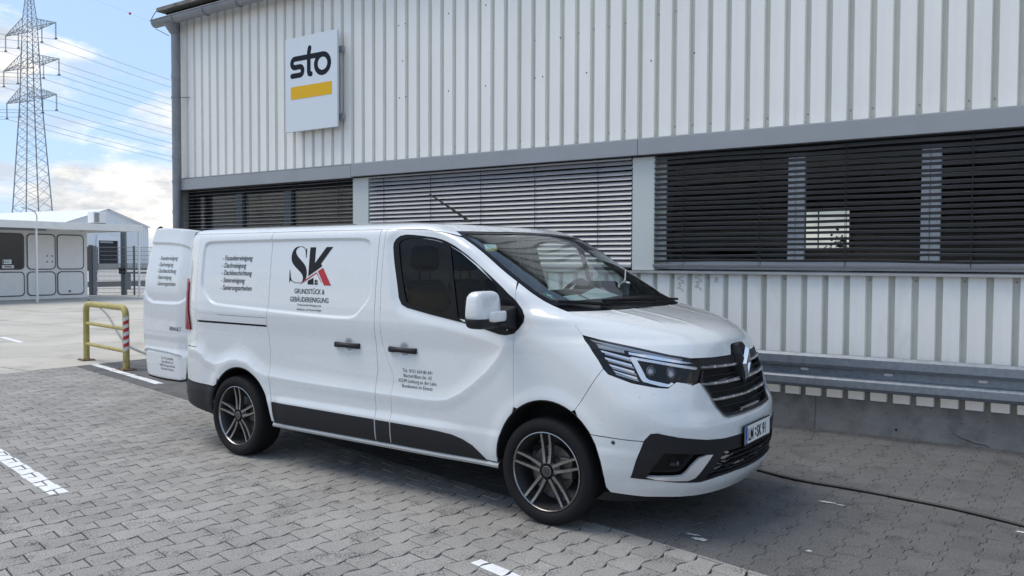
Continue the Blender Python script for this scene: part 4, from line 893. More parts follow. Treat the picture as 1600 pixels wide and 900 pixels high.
def S(a, v):
    a = np.asarray(a, float); v = np.asarray(v, float); a, v = np.broadcast_arrays(a, v); mir = a > np.pi / 2; a = np.where(mir, np.pi - a, a)
    z, xf, W, D, n = fz(v), fx(v), fW(v), fD(v), fn(v); x0 = xf - D; th = np.clip(a, 0, np.pi / 2); s, c = np.sin(th), np.cos(th)
    r = (np.maximum(s, 1e-9) ** n + np.maximum(c, 1e-9) ** n) ** (-1 / n)
    x = np.where(a > 0, x0 + D * r * s, x0 + a * 0.9); y = np.where(a > 0, W * r * c, W)
    rt_ = np.clip((-.40 - x) / .57, 0, 1.2); tp = 1 - .20 * rt_ ** 2.4; wt = y / np.maximum(W, 1e-6)
    y = y * tp + relief(x, z) * sst(.70, .95, wt) * (v < 1.95)
    # pressed ridges of the bonnet
    for y0, x_end in ((.30, 3.86), (.52, 3.78)):
        yl = y0 - .10 * (x - 3.2); z = z + .0032 * np.exp(-((np.abs(y) - yl) / .022) ** 2) * sst(3.1, 3.35, x) * (1 - sst(x_end - .25, x_end, x)) * (v > 1.1) * (v < 1.36)
    return np.stack([x, np.where(mir, y, -y), z], -1)
def Nrm(a, v, e=3e-4):
    du = S(a + e, v) - S(a - e, v); dv = S(a, v + e) - S(a, v - e); n = np.cross(du, dv); n /= np.linalg.norm(n, axis=-1, keepdims=True) + 1e-12
    P = S(a, v); c_ = np.stack([np.clip(P[..., 0], -.3, 2.6), 0 * P[..., 1], np.minimum(P[..., 2], 1.2)], -1); s = np.sign((n * (P - c_)).sum(-1)); s[s == 0] = 1; return n * s[..., None]
def inv_side(X, Z):
    X = np.asarray(X, float); Z = np.asarray(Z, float); v = np.interp(Z, T_ab[:, 1], tv)
    for _ in range(3): v = v + (Z - fz(v))
    lo = np.full(X.shape, -6.); hi = np.full(X.shape, np.pi / 2)
    xf, D, n = fx(v), fD(v), fn(v)
    for _ in range(40):
        m = (lo + hi) / 2; th = np.clip(m, 0, np.pi / 2); s, c = np.sin(th), np.cos(th); r = (np.maximum(s, 1e-9) ** n + np.maximum(c, 1e-9) ** n) ** (-1 / n); x = np.where(m > 0, xf - D + D * r * s, xf - D + m * .9); g = x < X; lo = np.where(g, m, lo); hi = np.where(g, hi, m)
    return (lo + hi) / 2, v
def dens(pl, step):
    o = []
    for i in range(len(pl)):
        a, b = np.array(pl[i], float), np.array(pl[(i + 1) % len(pl)], float); k = max(1, int(np.ceil(np.hypot(*(b - a)) / step))); o += [tuple(a + (b - a) * j / k) for j in range(k)]
    return o
def to_av(pl, space, step=.03):
    pl = dens(pl, step)
    if space == 'xz':
        p = np.array(pl); a, v = inv_side(p[:, 0], p[:, 1]); return list(zip(a.tolist(), v.tolist()))
    return [tuple(map(float, p)) for p in pl]
def metric(p):
    p = np.array(p); e = 1e-3; A_ = S(p[:, 0] + e, p[:, 1]); B_ = S(p[:, 0] - e, p[:, 1]); la = np.linalg.norm(A_ - B_, axis=1) / (2 * e)
    A_ = S(p[:, 0], p[:, 1] + e); B_ = S(p[:, 0], p[:, 1] - e); lv = np.linalg.norm(A_ - B_, axis=1) / (2 * e); return np.maximum(la, .05), np.maximum(lv, .05)
def inset(pl, g):
    p = np.array(pl); la, lv = metric(p); ar = 0; n = len(p)
    ar = sum(p[i, 0] * p[(i + 1) % n, 1] - p[(i + 1) % n, 0] * p[i, 1] for i in range(n)); s = 1 if ar > 0 else -1; o = []
    for i in range(n):
        d = (p[(i + 1) % n] - p[i - 1]) * np.array([la[i], lv[i]]); L_ = np.hypot(*d) + 1e-9; nn = np.array([-d[1], d[0]]) / L_ * s; o.append(tuple(p[i] + nn * g / np.array([la[i], lv[i]])))
    return o
def sym(pl): return list(pl) + [(math.pi - a, v) for a, v in reversed(pl)]
def panel(name, outline, mt, parent=None, holes=(), off=0.0, gap=.0015, space='av', grid=(.022, .020), flange=.014, left=True, hspace=None, step=.03, label=None, offf=None, feat=False):
    parent = parent if parent is not None else van
    P0 = to_av(outline, space, step); P0 = inset(P0, gap) if gap else P0
    H0 = [to_av(h, hspace or space, step) for h in holes]
    unshear = feat or space == 'xz'; X0 = lambda q: fx(q) - fD(q)
    if unshear:
        sh_ = lambda pl: [(float(X0(q) + .9 * p), q) for p, q in pl]; P0 = sh_(P0); H0 = [sh_(h) for h in H0]
    V2, T2, loops = cdt(P0, H0, grid, FEAT_UV if feat else None)
    if unshear: V2 = np.stack([(V2[:, 0] - X0(V2[:, 1])) / .9, V2[:, 1]], 1)
    a, v = V2[:, 0], V2[:, 1]
    P = S(a, v); n = Nrm(a, v); o_ = off if offf is None else offf(P)
    P = P + n * (np.asarray(o_)[..., None] if offf is not None else o_)
    t = T2; fn_ = np.cross(P[t[:, 1]] - P[t[:, 0]], P[t[:, 2]] - P[t[:, 0]]); flip = (fn_ * n[t[:, 0]]).sum(1) < 0; t = t.copy(); t[flip] = t[flip][:, ::-1]
    vs = [P]; ns = [n]; fs = [tuple(int(q) for q in f) for f in t]; base = len(P)
    if flange:
        for lp in loops:
            lp = [q for i, q in enumerate(lp) if q != lp[i - 1]]; m_ = len(lp); pts = P[lp]; nn = n[lp]; tg = np.roll(pts, -1, 0) - np.roll(pts, 1, 0); sd = np.cross(tg, nn); sd /= np.linalg.norm(sd, axis=1, keepdims=True) + 1e-9
            # outward side direction: away from the panel interior
            cen = V2[T2[:, 0]].mean(0); is_outer = lp == [q for i, q in enumerate(loops[0]) if q != loops[0][i - 1]]
            q2 = V2[lp]; ar = np.sum(q2[:, 0] * np.roll(q2[:, 1], -1) - np.roll(q2[:, 0], -1) * q2[:, 1]); s = np.sign((np.cross(np.cross(P[t[0, 1]] - P[t[0, 0]], P[t[0, 2]] - P[t[0, 0]]), [0, 0, 1e-9]) * 0).sum() + 1)
            # test numerically with a small step in parameter space
            la, lv = metric(q2); e = .002; d2 = (np.roll(q2, -1, 0) - np.roll(q2, 1, 0)) * np.stack([la, lv], 1); n2 = np.stack([-d2[:, 1], d2[:, 0]], 1); n2 /= np.linalg.norm(n2, axis=1, keepdims=True) + 1e-9; n2 *= (1 if ar > 0 else -1); n2 = -n2 if is_outer else n2
            tst = q2 + n2 * e / np.stack([la, lv], 1); dr = S(tst[:, 0], tst[:, 1]) - S(q2[:, 0], q2[:, 1]); sd *= np.sign((sd * dr).sum(1, keepdims=True) + 1e-12)
            b1 = pts + sd * .0004 - nn * .0006; b2 = pts - nn * flange; k0 = base; vs += [b1, b2]; ns += [sd, sd]; base += 2 * m_
            for i in range(m_):
                j = (i + 1) % m_; f = (k0 + i, k0 + j, k0 + m_ + j, k0 + m_ + i); A_, B_, C_ = b1[i], b1[j], b2[j]
                if np.dot(np.cross(B_ - A_, C_ - A_), sd[i]) < 0: f = f[::-1]
                fs.append(f); g = (lp[i], lp[j], k0 + j, k0 + i); A_, B_, C_ = P[lp[i]], P[lp[j]], b1[j]
                if np.dot(np.cross(B_ - A_, C_ - A_), sd[i] + nn[i]) < 0: g = g[::-1]
                fs.append(g)
    Vv = np.concatenate(vs); Nn = np.concatenate(ns); out_ = []
    for side in ((1, -1) if left else (1,)):
        me = bpy.data.meshes.new(name); sgn = np.array([1, side, 1]); me.from_pydata((Vv * sgn).tolist(), [], fs if side == 1 else [f[::-1] for f in fs]); me.materials.append(mt); me.shade_smooth(); me.normals_split_custom_set_from_vertices((Nn * sgn).tolist()); me.update()
        o = bpy.data.objects.new(name, me); par = parent if not isinstance(parent, (list, tuple)) else parent[0 if side == 1 else -1]; link(o, par); out_.append(o)
        if label: o['label'] = label
    return out_
WH = M['van_white']
def off_line(pl, ds, closed, step=.014):
    o = []; pl = dens(pl, step) if closed else [tuple(np.array(a) + (np.array(b) - np.array(a)) * j / max(1, int(np.hypot(*(np.array(b) - np.array(a))) / step))) for a, b in zip(pl[:-1], pl[1:]) for j in range(max(1, int(np.hypot(*(np.array(b) - np.array(a))) / step)))]
    p = np.array(pl); t = np.roll(p, -1, 0) - np.roll(p, 1, 0); t /= np.hypot(*t.T)[:, None] + 1e-9; n = np.stack([-t[:, 1], t[:, 0]], 1)
    for d in ds: o.append(p + n * d)
    return np.concatenate(o)
FEAT = np.concatenate([off_line(PRESS, (-.04, -.030, -.022, -.015, -.008, 0, .008, .015, .022, .030, .04), True), off_line(CREASE, (-.05, -.03, -.015, -.005, .005, .015, .03, .05, .075, .10, .13), False), off_line(WINDOW, (-.09, -.07, -.055, -.04, -.02, 0, .02, .04, .055, .07, .09), True, .02)])
FEAT = FEAT[(FEAT[:, 0] > -.9) & (FEAT[:, 1] < 1.86)]; _a, _v = inv_side(FEAT[:, 0], FEAT[:, 1]); FEAT_UV = np.stack([fx(_v) - fD(_v) + .9 * _a, _v], 1)
def side_pt(X, Z, off=0.0):
    a, v = inv_side(np.atleast_1d(np.array(X, float)), np.atleast_1d(np.array(Z, float))); return S(a, v) + Nrm(a, v) * off
def decal(name, V2, F, mt, off, parent, fine=True):
    "lettering laid onto the right-hand side of the body, coordinates (X, Z)"
    P = side_pt(V2[:, 0], V2[:, 1], off); m = MB(); m.add(P.tolist(), F); o = m.build(name, mt, parent); return o
def poly_decal(name, polys, mt, off, parent):
    m = MB()
    for pl in polys:
        V2, T2, _ = cdt(dens(pl, .03), [], (.05, .05)); P = side_pt(V2[:, 0], V2[:, 1], off); m.add(P.tolist(), [tuple(map(int, t)) for t in T2])
    return m.build(name, mt, parent)
def ell_arc(cx_, cz_, rx, rz, a0, a1, k=26): return [(cx_ + rx * math.cos(R(a0 + (a1 - a0) * i / k)), cz_ + rz * math.sin(R(a0 + (a1 - a0) * i / k))) for i in range(k + 1)]
# seams (X, Z)
FSEAM = [(2.869, .72), (2.861, .864), (2.857, 1.149), (2.850, 1.28), (2.844, 1.366), (2.834, 1.447)]
DSEAM = [(1.790, .345), (1.793, .50), (1.797, .583), (1.796, .70), (1.809, .768), (1.811, .82), (1.746, .947), (1.702, 1.035), (1.688, 1.126), (1.680, 1.31), (1.674, 1.45), (1.673, 1.67), (1.672, 1.845)]
BSEAM = [(1.640, .345), (1.645, .515), (1.640, .70), (1.640, .76), (1.655, .848), (1.628, 1.123), (1.625, 1.314), (1.622, 1.594), (1.620, 1.868)]
RSEAM = [(.490, .343), (.478, .51), (.449, .647), (.447, .723), (.445, .916), (.414, 1.107), (.414, 1.241), (.405, 1.70), (.400, 1.868)]
ARCF = ell_arc(3.118, .36, .390, .428, 180, 0); ARCR = ell_arc(.068, .36, .392, .392, 180, 0)
WSL = [(.599, 1.846), (.606, 1.78), (.612, 1.745), (.628, 1.649), (.630, 1.51), (.632, 1.44), (.652, 1.39), (.687, 1.333)]     # windscreen edge (a, v)
def av_of(X, Z): a, v = inv_side(np.array([X]), np.array([Z])); return (float(a[0]), float(v[0]))
def xzpath(pl):
    q = []
    for a, b in zip(pl[:-1], pl[1:]):
        k = max(1, int(math.hypot(b[0] - a[0], b[1] - a[1]) / .02)); q += [(a[0] + (b[0] - a[0]) * j / k, a[1] + (b[1] - a[1]) * j / k) for j in range(k)]
    p = np.array(q + [pl[-1]], float); a, v = inv_side(p[:, 0], p[:, 1]); return list(zip(a.tolist(), v.tolist()))
def thin(p, d): return [(a - d, v) for a, v in p]
# ---- sliding door
sl_out = [(.478, .51)] + RSEAM[2:] + [(1.0, 1.870)] + BSEAM[::-1][0:1] + BSEAM[::-1][1:-1] + [(1.641, .345), (.492, .345)]
sdr = panel('sliding_door', gap=.0028, outline=[(.490, .345)] + RSEAM[1:] + [(1.0, 1.870)] + BSEAM[::-1], mt=WH, space='xz', feat=True)
panel('door_trim', [(.500, .341), (.486, .506), (1.0, .503), (1.635, .499), (1.630, .346)], M['plastic'], sdr, off=.007, space='xz', gap=.001, grid=(.06, .03))
# ---- pillar between the doors
panel('side_pillar', BSEAM + [(1.648, 1.869), (1.671, 1.868)] + DSEAM[::-1], WH, space='xz', grid=(.02, .03), feat=True)
panel('pillar_trim', [(1.648, .343), (1.653, .498), (1.786, .497), (1.782, .346)], M['plastic'], off=.007, space='xz', gap=.001, grid=(.05, .03))
# ---- front door
wd_in = [(x, z) for x, z in WINDOW]
dh = [p for p in WINDOW if p[0] < 2.80] ; 
top = [(1.672, 1.868), (1.95, 1.862), (2.10, 1.853), (2.20, 1.838)]
fd_av = xzpath(DSEAM) + xzpath(top) + [(.565, 1.80), (.578, 1.745), (.594, 1.649), (.598, 1.51)] + xzpath(FSEAM[::-1]) + xzpath([p for p in ARCF[::-1] if p[0] < 2.862]) + xzpath([(2.728, .343)])
hole_d = xzpath(([(1.84, 1.475), (1.795, 1.64), (1.774, 1.737), (1.776, 1.769), (1.80, 1.793), (1.865, 1.81), (1.941, 1.806), (2.036, 1.797), (2.13, 1.786), (2.204, 1.770), (2.259, 1.753), (2.386, 1.695), (2.499, 1.622), (2.622, 1.537), (2.735, 1.455), (2.80, 1.40), (2.80, 1.20), (2.736, 1.19), (2.639, 1.212), (2.437, 1.252), (2.138, 1.295), (1.931, 1.331), (1.86, 1.38), (1.84, 1.475)]))[:-1]
fdr = panel('front_door', fd_av, WH, holes=[hole_d], space='av', step=.05, feat=True)
panel('door_trim', [(1.797, .346), (1.802, .497), (2.109, .494), (2.244, .489), (2.358, .479), (2.443, .459), (2.526, .427), (2.581, .387), (2.628, .350), (2.634, .343)], M['plastic'], fdr, off=.007, space='xz', gap=.001, grid=(.05, .03))
seal_out = WINDOW
g1 = smooth_poly([(1.905, 1.385), (1.812, 1.70), (1.806, 1.80), (2.05, 1.800), (2.16, 1.785), (2.243, 1.762), (2.355, 1.272), (2.10, 1.312), (1.93, 1.340)], 2)
g2 = [(2.285, 1.745), (2.398, 1.695), (2.534, 1.612), (2.643, 1.525), (2.700, 1.476), (2.705, 1.39), (2.690, 1.205), (2.437, 1.240), (2.392, 1.262)]
sealp = panel('window_seal', WINDOW, M['gloss_black'], fdr, holes=[g1, g2], off=.0035, space='xz', gap=.0, grid=(.05, .05), flange=.012)
panel('side_window', g1, M['sideglass'], fdr, off=-.004, space='xz', gap=-.004, grid=(.06, .06), flange=0); panel('quarter_window', g2, M['sideglass'], fdr, off=-.004, space='xz', gap=-.004, grid=(.06, .06), flange=0)
# ---- front wing
fen = xzpath(FSEAM) + [(.598, 1.503), (.600, 1.44), (.622, 1.39), (.655, 1.338), (.640, 1.318), (.50, 1.270), (.432, 1.246), (.425, 1.196), (.364, 1.102), (.331, 1.010), (.328, 1.008)] + xzpath([(3.490, 1.004), (3.322, .750)])
fen += xzpath([p for p in ARCF if 2.868 < p[0] < 3.322][::-1])
panel('front_wing', fen, WH, gap=.0009, space='av', step=.05, feat=True)
# ---- rear quarter
rq = [(-.59, 1.868), (-.590, 1.804), (-.581, 1.527), (-.568, 1.204), (-.562, .961), (-.557, .799), (-.538, .755), (-.495, .723), (-.384, .668), (-.235, .634)]
rqo = RSEAM[::-1] + [(.462, .343), (.459, .36)] + [p for p in ARCR[::-1] if not (p[0] < -.235)] + rq[::-1]
panel('rear_quarter', rqo, WH, space='xz', holes=[[(-.556, 1.100), (.407, 1.102), (.407, 1.119), (-.556, 1.119)]], feat=True)
panel('door_track', [(-.56, 1.09), (.41, 1.09), (.41, 1.13), (-.56, 1.13)], M['black'], off=-.016, space='xz', gap=0, grid=(.1, .03), flange=0)
mm = MB(); 
for s in (-1, 1):
    Pp = side_pt([-.56, -.2, .1, .405], [1.178] * 4, .0006); Pp[:, 1] *= s * 1.0 if s > 0 else -1; mm.tube(Pp.tolist(), .0012, 4)
mm.build('track_cover_seam', M['ink'], van)['kind'] = 'stuff'
# ---- rear corner pillar with the lamp
rc_edge = [(-.930, .575), (-.945, .80), (-.945, 1.02), (-.925, 1.30), (-.905, 1.47), (-.890, 1.63), (-.850, 1.78), (-.800, 1.868)]
lampo = [(-.918, 1.470), (-.80, 1.458), (-.762, 1.430), (-.735, 1.30), (-.712, 1.15), (-.694, 1.022), (-.938, 1.018), (-.932, 1.25)]
panel('rear_pillar', [(-.562, .880)] + rq[:6][::-1][1:] + rc_edge[::-1][:-2] + [(-.945, .880)], WH, space='xz', holes=[lampo[:6] + [(-.936, 1.02), (-.93, 1.25), (-.91, 1.468)]] if False else (), grid=(.02, .03))
tl = panel('tail_lamp', lampo, M['red_lens'], off=.016, space='xz', gap=0, grid=(.02, .04))
panel('rear_bumper', [(-.557, .876), (-.540, .757), (-.495, .727), (-.384, .672), (-.238, .636)] + [p for p in ARCR if p[0] < -.237 and p[1] > .56][::-1] + [(-.290, .562), (-.795, .572), (-.930, .585), (-.945, .876)], WH, space='xz')
panel('bumper_trim', [(-.296, .558)] + [p for p in ARCR if p[0] < -.2 and p[1] < .556][::-1] + [(-.316, .31), (-.64, .345), (-.90, .37), (-.945, .45), (-.935, .580), (-.80, .568)], M['plastic'], off=.004, space='xz', gap=0)
# ---- sill strip under the doors
mm = MB(); prf = [(-.018, .305), (.004, .303), (.008, .318), (-.002, .334), (-.025, .338)]
for s in (1, -1):
    xs_ = np.linspace(.475, 2.735, 24); rows = [];
    for x in xs_: p = side_pt([x], [.335])[0]; rows.append([(x, s * (p[1] - d) , z) for d, z in prf])
    vs = [q for r in rows for q in r]; mm.add(vs, [(i * 5 + j, i * 5 + j + 1, (i + 1) * 5 + j + 1, (i + 1) * 5 + j) for i in range(23) for j in range(4)])
mm.build('sill', M['sill'], van, smooth=40)['kind'] = 'stuff'
# ---- roof
ro = [av_of(-.795, 1.870), av_of(-.59, 1.870), av_of(.4, 1.870), av_of(1.0, 1.872), av_of(1.66, 1.870), av_of(1.95, 1.865), av_of(2.10, 1.856), av_of(2.20, 1.842), (.573, 1.812), (.590, 1.815), (.602, 1.852), (.72, 1.853), (1.011, 1.856), (1.3, 1.866), (math.pi / 2, 1.868)]
ro2 = [(math.pi / 2, 2.62)] + [(a, v) for a, v in ((.9, 2.62), (0, 2.60), (-1.2, 2.58), (-2.4, 2.55), (-2.75, 2.4), (-2.95, 2.2), (-3.05, 2.0))]
full = sym([(a, v) for a, v in (ro2[::-1][:-1] + ro)])
V_ro = None
def roof_grid():
    "roof skin as a loft from the gutter line to the crown"
    m = MB(); n = 70; rows = []
    edge = dens(ro, .08)[:-1]; edge = [p for p in dens(ro + [ro[-1]], .08)]
    e = [p for p in dens(ro + [(math.pi / 2, 1.869)], .08) if p[1] < 1.9]; pts = S(np.array([p[0] for p in e]), np.array([p[1] for p in e])); k = int(np.argmax(pts[:, 1])); pts = pts[:k + 1]
    P_ = []; rows = 26
    cr_ = lambda x, y: 1.958 - .020 * (y / .75) ** 2 - .030 * max(0, (x - 1.6) / .75) ** 2 - .012 * max(0, (-x) / .9) ** 2
    vs = []; ns_ = []
    # target curve: the centreline under each edge point
    for j in range(rows + 1):
        t = j / rows
        for p in pts:
            x = p[0] - (0 if p[0] < 2.0 else 0); y = p[1] * (1 - t); zc = cr_(x, 0)
            # superelliptic shoulder from edge height to crown
            sft = 1 - (1 - t) ** 4.2
            sft = (1 - abs(1 - t) ** 3.4) ** (1 / 2.4); z = p[2] + (cr_(x, 0) - p[2]) * sft; vs.append((x, y, z))
    w_ = len(pts)
    # both halves in one skin
    m.add(vs, [(j * w_ + i, j * w_ + i + 1, (j + 1) * w_ + i + 1, (j + 1) * w_ + i) for j in range(rows) for i in range(w_ - 1)])
    m.add([(x, -y, z) for x, y, z in vs], [(j * w_ + i, j * w_ + i + 1, (j + 1) * w_ + i + 1, (j + 1) * w_ + i) for j in range(rows) for i in range(w_ - 1)])
    return m
# crown surface from the body stations themselves: side line to crown in v
aa = np.unique(np.concatenate([np.linspace(-3.25, -.3, 60), np.linspace(-.3, math.pi / 2, 60)])); vv = np.concatenate([np.linspace(1.869, 1.95, 10), np.linspace(1.97, 2.65, 22)])
AA, VV = np.meshgrid(aa, vv); 
# keep the lowest row on the seam line
low = np.interp(aa, [p[0] for p in ro], [p[1] for p in ro]); VV = low[None, :] + (VV - 1.869) * ((2.65 - low[None, :]) / (2.65 - 1.869))
P = S(AA, VV); P[..., 0] = np.maximum(P[..., 0], -.80 + .06 * (VV - 1.87)); Nn = Nrm(AA, VV); h_, w_ = AA.shape
m = MB(); me = None; vsr = P.reshape(-1, 3); nsr = Nn.reshape(-1, 3); fs = [(j * w_ + i, j * w_ + i + 1, (j + 1) * w_ + i + 1, (j + 1) * w_ + i) for j in range(h_ - 1) for i in range(w_ - 1)]
allv = np.concatenate([vsr, vsr * [1, -1, 1]]); alln = np.concatenate([nsr, nsr * [1, -1, 1]]); me = bpy.data.meshes.new('roof'); me.from_pydata(allv.tolist(), [], fs + [tuple(q + len(vsr) for q in f[::-1]) for f in fs]); me.materials.append(WH); me.shade_smooth(); me.normals_split_custom_set_from_vertices(alln.tolist()); link(bpy.data.objects.new('roof', me), van)
# ---- windscreen
wsr = [(math.pi / 2, 1.862)] + [(1.3, 1.860), (1.011, 1.850), (.72, 1.847), (.612, 1.846), (.585, 1.80), (.592, 1.745), (.610, 1.649), (.612, 1.51), (.614, 1.44), (.634, 1.39), (.666, 1.338), (.70, 1.333), (.981, 1.333), (1.30, 1.334), (math.pi / 2, 1.335)]
gl_ = [(math.pi / 2, 1.848)] + [(1.3, 1.846), (1.011, 1.836), (.74, 1.832), (.660, 1.828), (.640, 1.78), (.646, 1.745), (.662, 1.649), (.662, 1.51), (.664, 1.44), (.690, 1.398), (.80, 1.390), (1.084, 1.397), (1.35, 1.400), (math.pi / 2, 1.402)]
wsf = panel('windscreen_surround', sym(wsr), M['gloss_black'], holes=[sym(gl_)], off=-.001, gap=.001, grid=(.05, .04), left=False)[0]
panel('windscreen', sym(gl_), M['windscreen'], off=-.004, gap=-.003, grid=(.05, .04), flange=0, left=False)
# ---- bonnet
bo = [(.643, 1.328), (.50, 1.274), (.432, 1.246), (.425, 1.196), (.48, 1.180), (.557, 1.159), (.725, 1.119), (.850, 1.089), (1.0, 1.062), (1.20, 1.055), (1.40, 1.0535), (1.432, 1.054), (1.449, 1.108), (1.470, 1.119), (1.53, 1.1215), (math.pi / 2, 1.1215)]
bo_full = sym([(math.pi / 2, 1.332), (1.30, 1.331), (.981, 1.330), (.70, 1.329)] + bo); 
panel('bonnet', bo_full, WH, grid=(.025, .010), left=False, step=.02)
# ---- upper front fascia
ff = [(math.pi / 2, .690), (1.40, .691), (1.187, .699), (1.147, .713), (1.113, .762), (1.07, .84), (1.024, .905), (1.009, .919), (.93, .906), (.85, .932), (.826, .935), (.80, .925), (.743, .902), (.654, .909), (.483, .933), (.336, .977), (.330, 1.006)] + xzpath([(3.492, 1.003), (3.324, .749)])
ff += xzpath([p for p in ARCF[::-1] if p[0] > 3.325 and p[1] > .617][::-1][::-1]) if False else xzpath([p for p in ARCF if p[0] > 3.325 and p[1] > .617])
ff += [av_of(3.430, .617), (.30, .607), (.487, .603), (.493, .612), (.526, .648), (.575, .652), (.735, .625), (.955, .594), (1.115, .582), (1.328, .579), (math.pi / 2, .579)]
panel('front_bumper', sym(ff), WH, gap=.0009, grid=(.028, .022), left=False, step=.03)
lo = [(math.pi / 2, .352), (1.40, .354), (1.258, .360), (1.08, .352), (.937, .336), (.779, .347), (.588, .369), (.459, .375), (.470, .48), (.487, .598), (.30, .602)] + [av_of(3.432, .612)] + xzpath([p for p in ARCF if p[1] < .612 and p[0] > 3.2]) + [av_of(3.508, .30), (.36, .268), (.60, .252), (.9, .250), (1.2, .254), (math.pi / 2, .258)]
panel('lower_bumper', sym(lo), WH, gap=.0009, grid=(.03, .022), left=False, step=.03, offf=lambda P: .012 * sst(.40, .33, P[:, 2]) * sst(3.75, 3.95, P[:, 0]))
# ---- dark bumper insert
bi_ = [(math.pi / 2, .577), (1.328, .577), (1.115, .580), (.955, .592), (.735, .623), (.575, .650), (.528, .646), (.495, .610), (.461, .378), (.588, .371), (.779, .349), (.937, .338), (1.08, .354), (1.258, .362), (1.40, .356), (math.pi / 2, .354)]
FOG = [(.651, .535), (.80, .525), (.963, .508), (1.010, .500), (.90, .425), (.855, .368), (.80, .360), (.559, .385), (.585, .44)]
LOWG = [(1.118, .503), (1.344, .499), (math.pi / 2, .497), (math.pi / 2, .372), (1.30, .374), (1.084, .368), (.96, .352), (1.03, .42)]
fogL = [(math.pi - a, v) for a, v in reversed(FOG)]
ins = panel('bumper_insert', sym(bi_), M['plastic'], holes=[FOG, fogL, sym([LOWG[2], LOWG[1], LOWG[0], LOWG[7], LOWG[6], LOWG[5], LOWG[4], LOWG[3]])], off=.006, gap=0, grid=(.03, .03), left=False, flange=.035)[0]
for F_ in (FOG, fogL):
    panel('fog_recess', F_, M['gloss_black'], ins, off=-.030, gap=-.006, grid=(.04, .04), left=False, flange=0)
panel('grille_back', sym([LOWG[2], LOWG[1], LOWG[0], LOWG[7], LOWG[6], LOWG[5], LOWG[4], LOWG[3]]), M['black'], ins, off=-.028, gap=-.01, left=False, flange=0)
CHL = [(.558, .388), (.732, .387), (.790, .390), (.811, .406), (.847, .445), (.901, .489), (.963, .502), (1.008, .500), (.933, .422), (.885, .370), (.840, .357), (.737, .362), (.623, .372)]
panel('chrome_blade', CHL, M['blade'], ins, off=.009, gap=.0, grid=(.03, .02), left=False, flange=.02); panel('chrome_blade', [(math.pi - a, v) for a, v in reversed(CHL)], M['blade'], ins, off=.009, gap=.0, grid=(.03, .02), left=False, flange=.02)
for ya in (.733, math.pi - .733):
    p = S(np.array([ya]), np.array([.462]))[0] + Nrm(np.array([ya]), np.array([.462]))[0] * -.015; MB().lathe([(.034, -.01), (.034, .012), (.028, .016), (.0005, .018)], 'z', 16).build('fog_lamp', M['lens'], ins, smooth=60).location = p
    ins.children[-1].rotation_euler = Vector(Nrm(np.array([ya]), np.array([.462]))[0]).to_track_quat('Z', 'Y').to_euler()
def surf_bar(path, w_, off, h, mt, name, parent, n=40):
    "bar following the body: path (a,v), strip height w_, raised h"
    P_ = np.array(dens(path + [path[-1]], .04)[:-1] + [path[-1]]); a, v = P_[:, 0], P_[:, 1]; B_ = S(a, v); nn = Nrm(a, v); e = S(a, v + .004) - S(a, v - .004); e /= np.linalg.norm(e, axis=1, keepdims=True)
    m = MB(); vs = []; k = len(P_)
    for i in range(k):
        for du, dn in ((-.5, -.6), (-.5, 0), (-.25, 1), (.3, 1), (.5, .2), (.5, -.6)): vs.append(B_[i] + e[i] * du * w_ + nn[i] * (off + dn * h))
    fs = [(i * 6 + j, i * 6 + (j + 1) % 6, (i + 1) * 6 + (j + 1) % 6, (i + 1) * 6 + j) for i in range(k - 1) for j in range(6)] + [tuple(range(6)), tuple((k - 1) * 6 + j for j in range(6))]
    return m.add(vs, fs).build(name, mt, parent, smooth=35)
for zq, a0 in ((.475, 1.12), (.445, 1.08), (.415, 1.05), (.388, 1.0)):
    pth = []
    for i in range(41): a = a0 + (math.pi - 2 * a0) * i / 40; pth.append((a, zq + .0045 * math.sin(i * math.pi * .5)))
    surf_bar(pth, .009, -.012, .010, M['plastic'], 'grille_bar', ins)
# ---- main grille
GO = [(math.pi / 2, .695), (1.40, .696), (1.190, .704), (1.152, .717), (1.120, .764), (1.077, .84), (1.034, .905), (1.014, .925), (1.060, .985), (1.072, 1.018), (1.036, 1.055), (1.20, 1.0515), (1.42, 1.050), (math.pi / 2, 1.050)]
GH = [(math.pi / 2, .712), (1.41, .713), (1.205, .719), (1.170, .729), (1.140, .770), (1.098, .85), (1.052, .915), (1.044, .94), (1.075, .985), (1.090, 1.005), (1.20, 1.008), (1.42, 1.004), (math.pi / 2, 1.004)]
grl = panel('radiator_grille', sym(GO), M['plastic'], holes=[sym(GH)], off=.002, gap=.001, left=False, flange=.03, grid=(.03, .02))[0]
panel('grille_back', sym(GO), M['black'], grl, off=-.045, gap=0, left=False, flange=0)
surf_bar([(1.024, .905), (1.07, .84), (1.113, .764), (1.145, .714), (1.187, .700), (1.40, .692), (math.pi / 2, .691), (math.pi - 1.40, .692), (math.pi - 1.187, .700), (math.pi - 1.145, .714), (math.pi - 1.113, .764), (math.pi - 1.07, .84), (math.pi - 1.024, .905)], .010, .004, .004, M['dark_chrome'], 'grille_rim', grl)
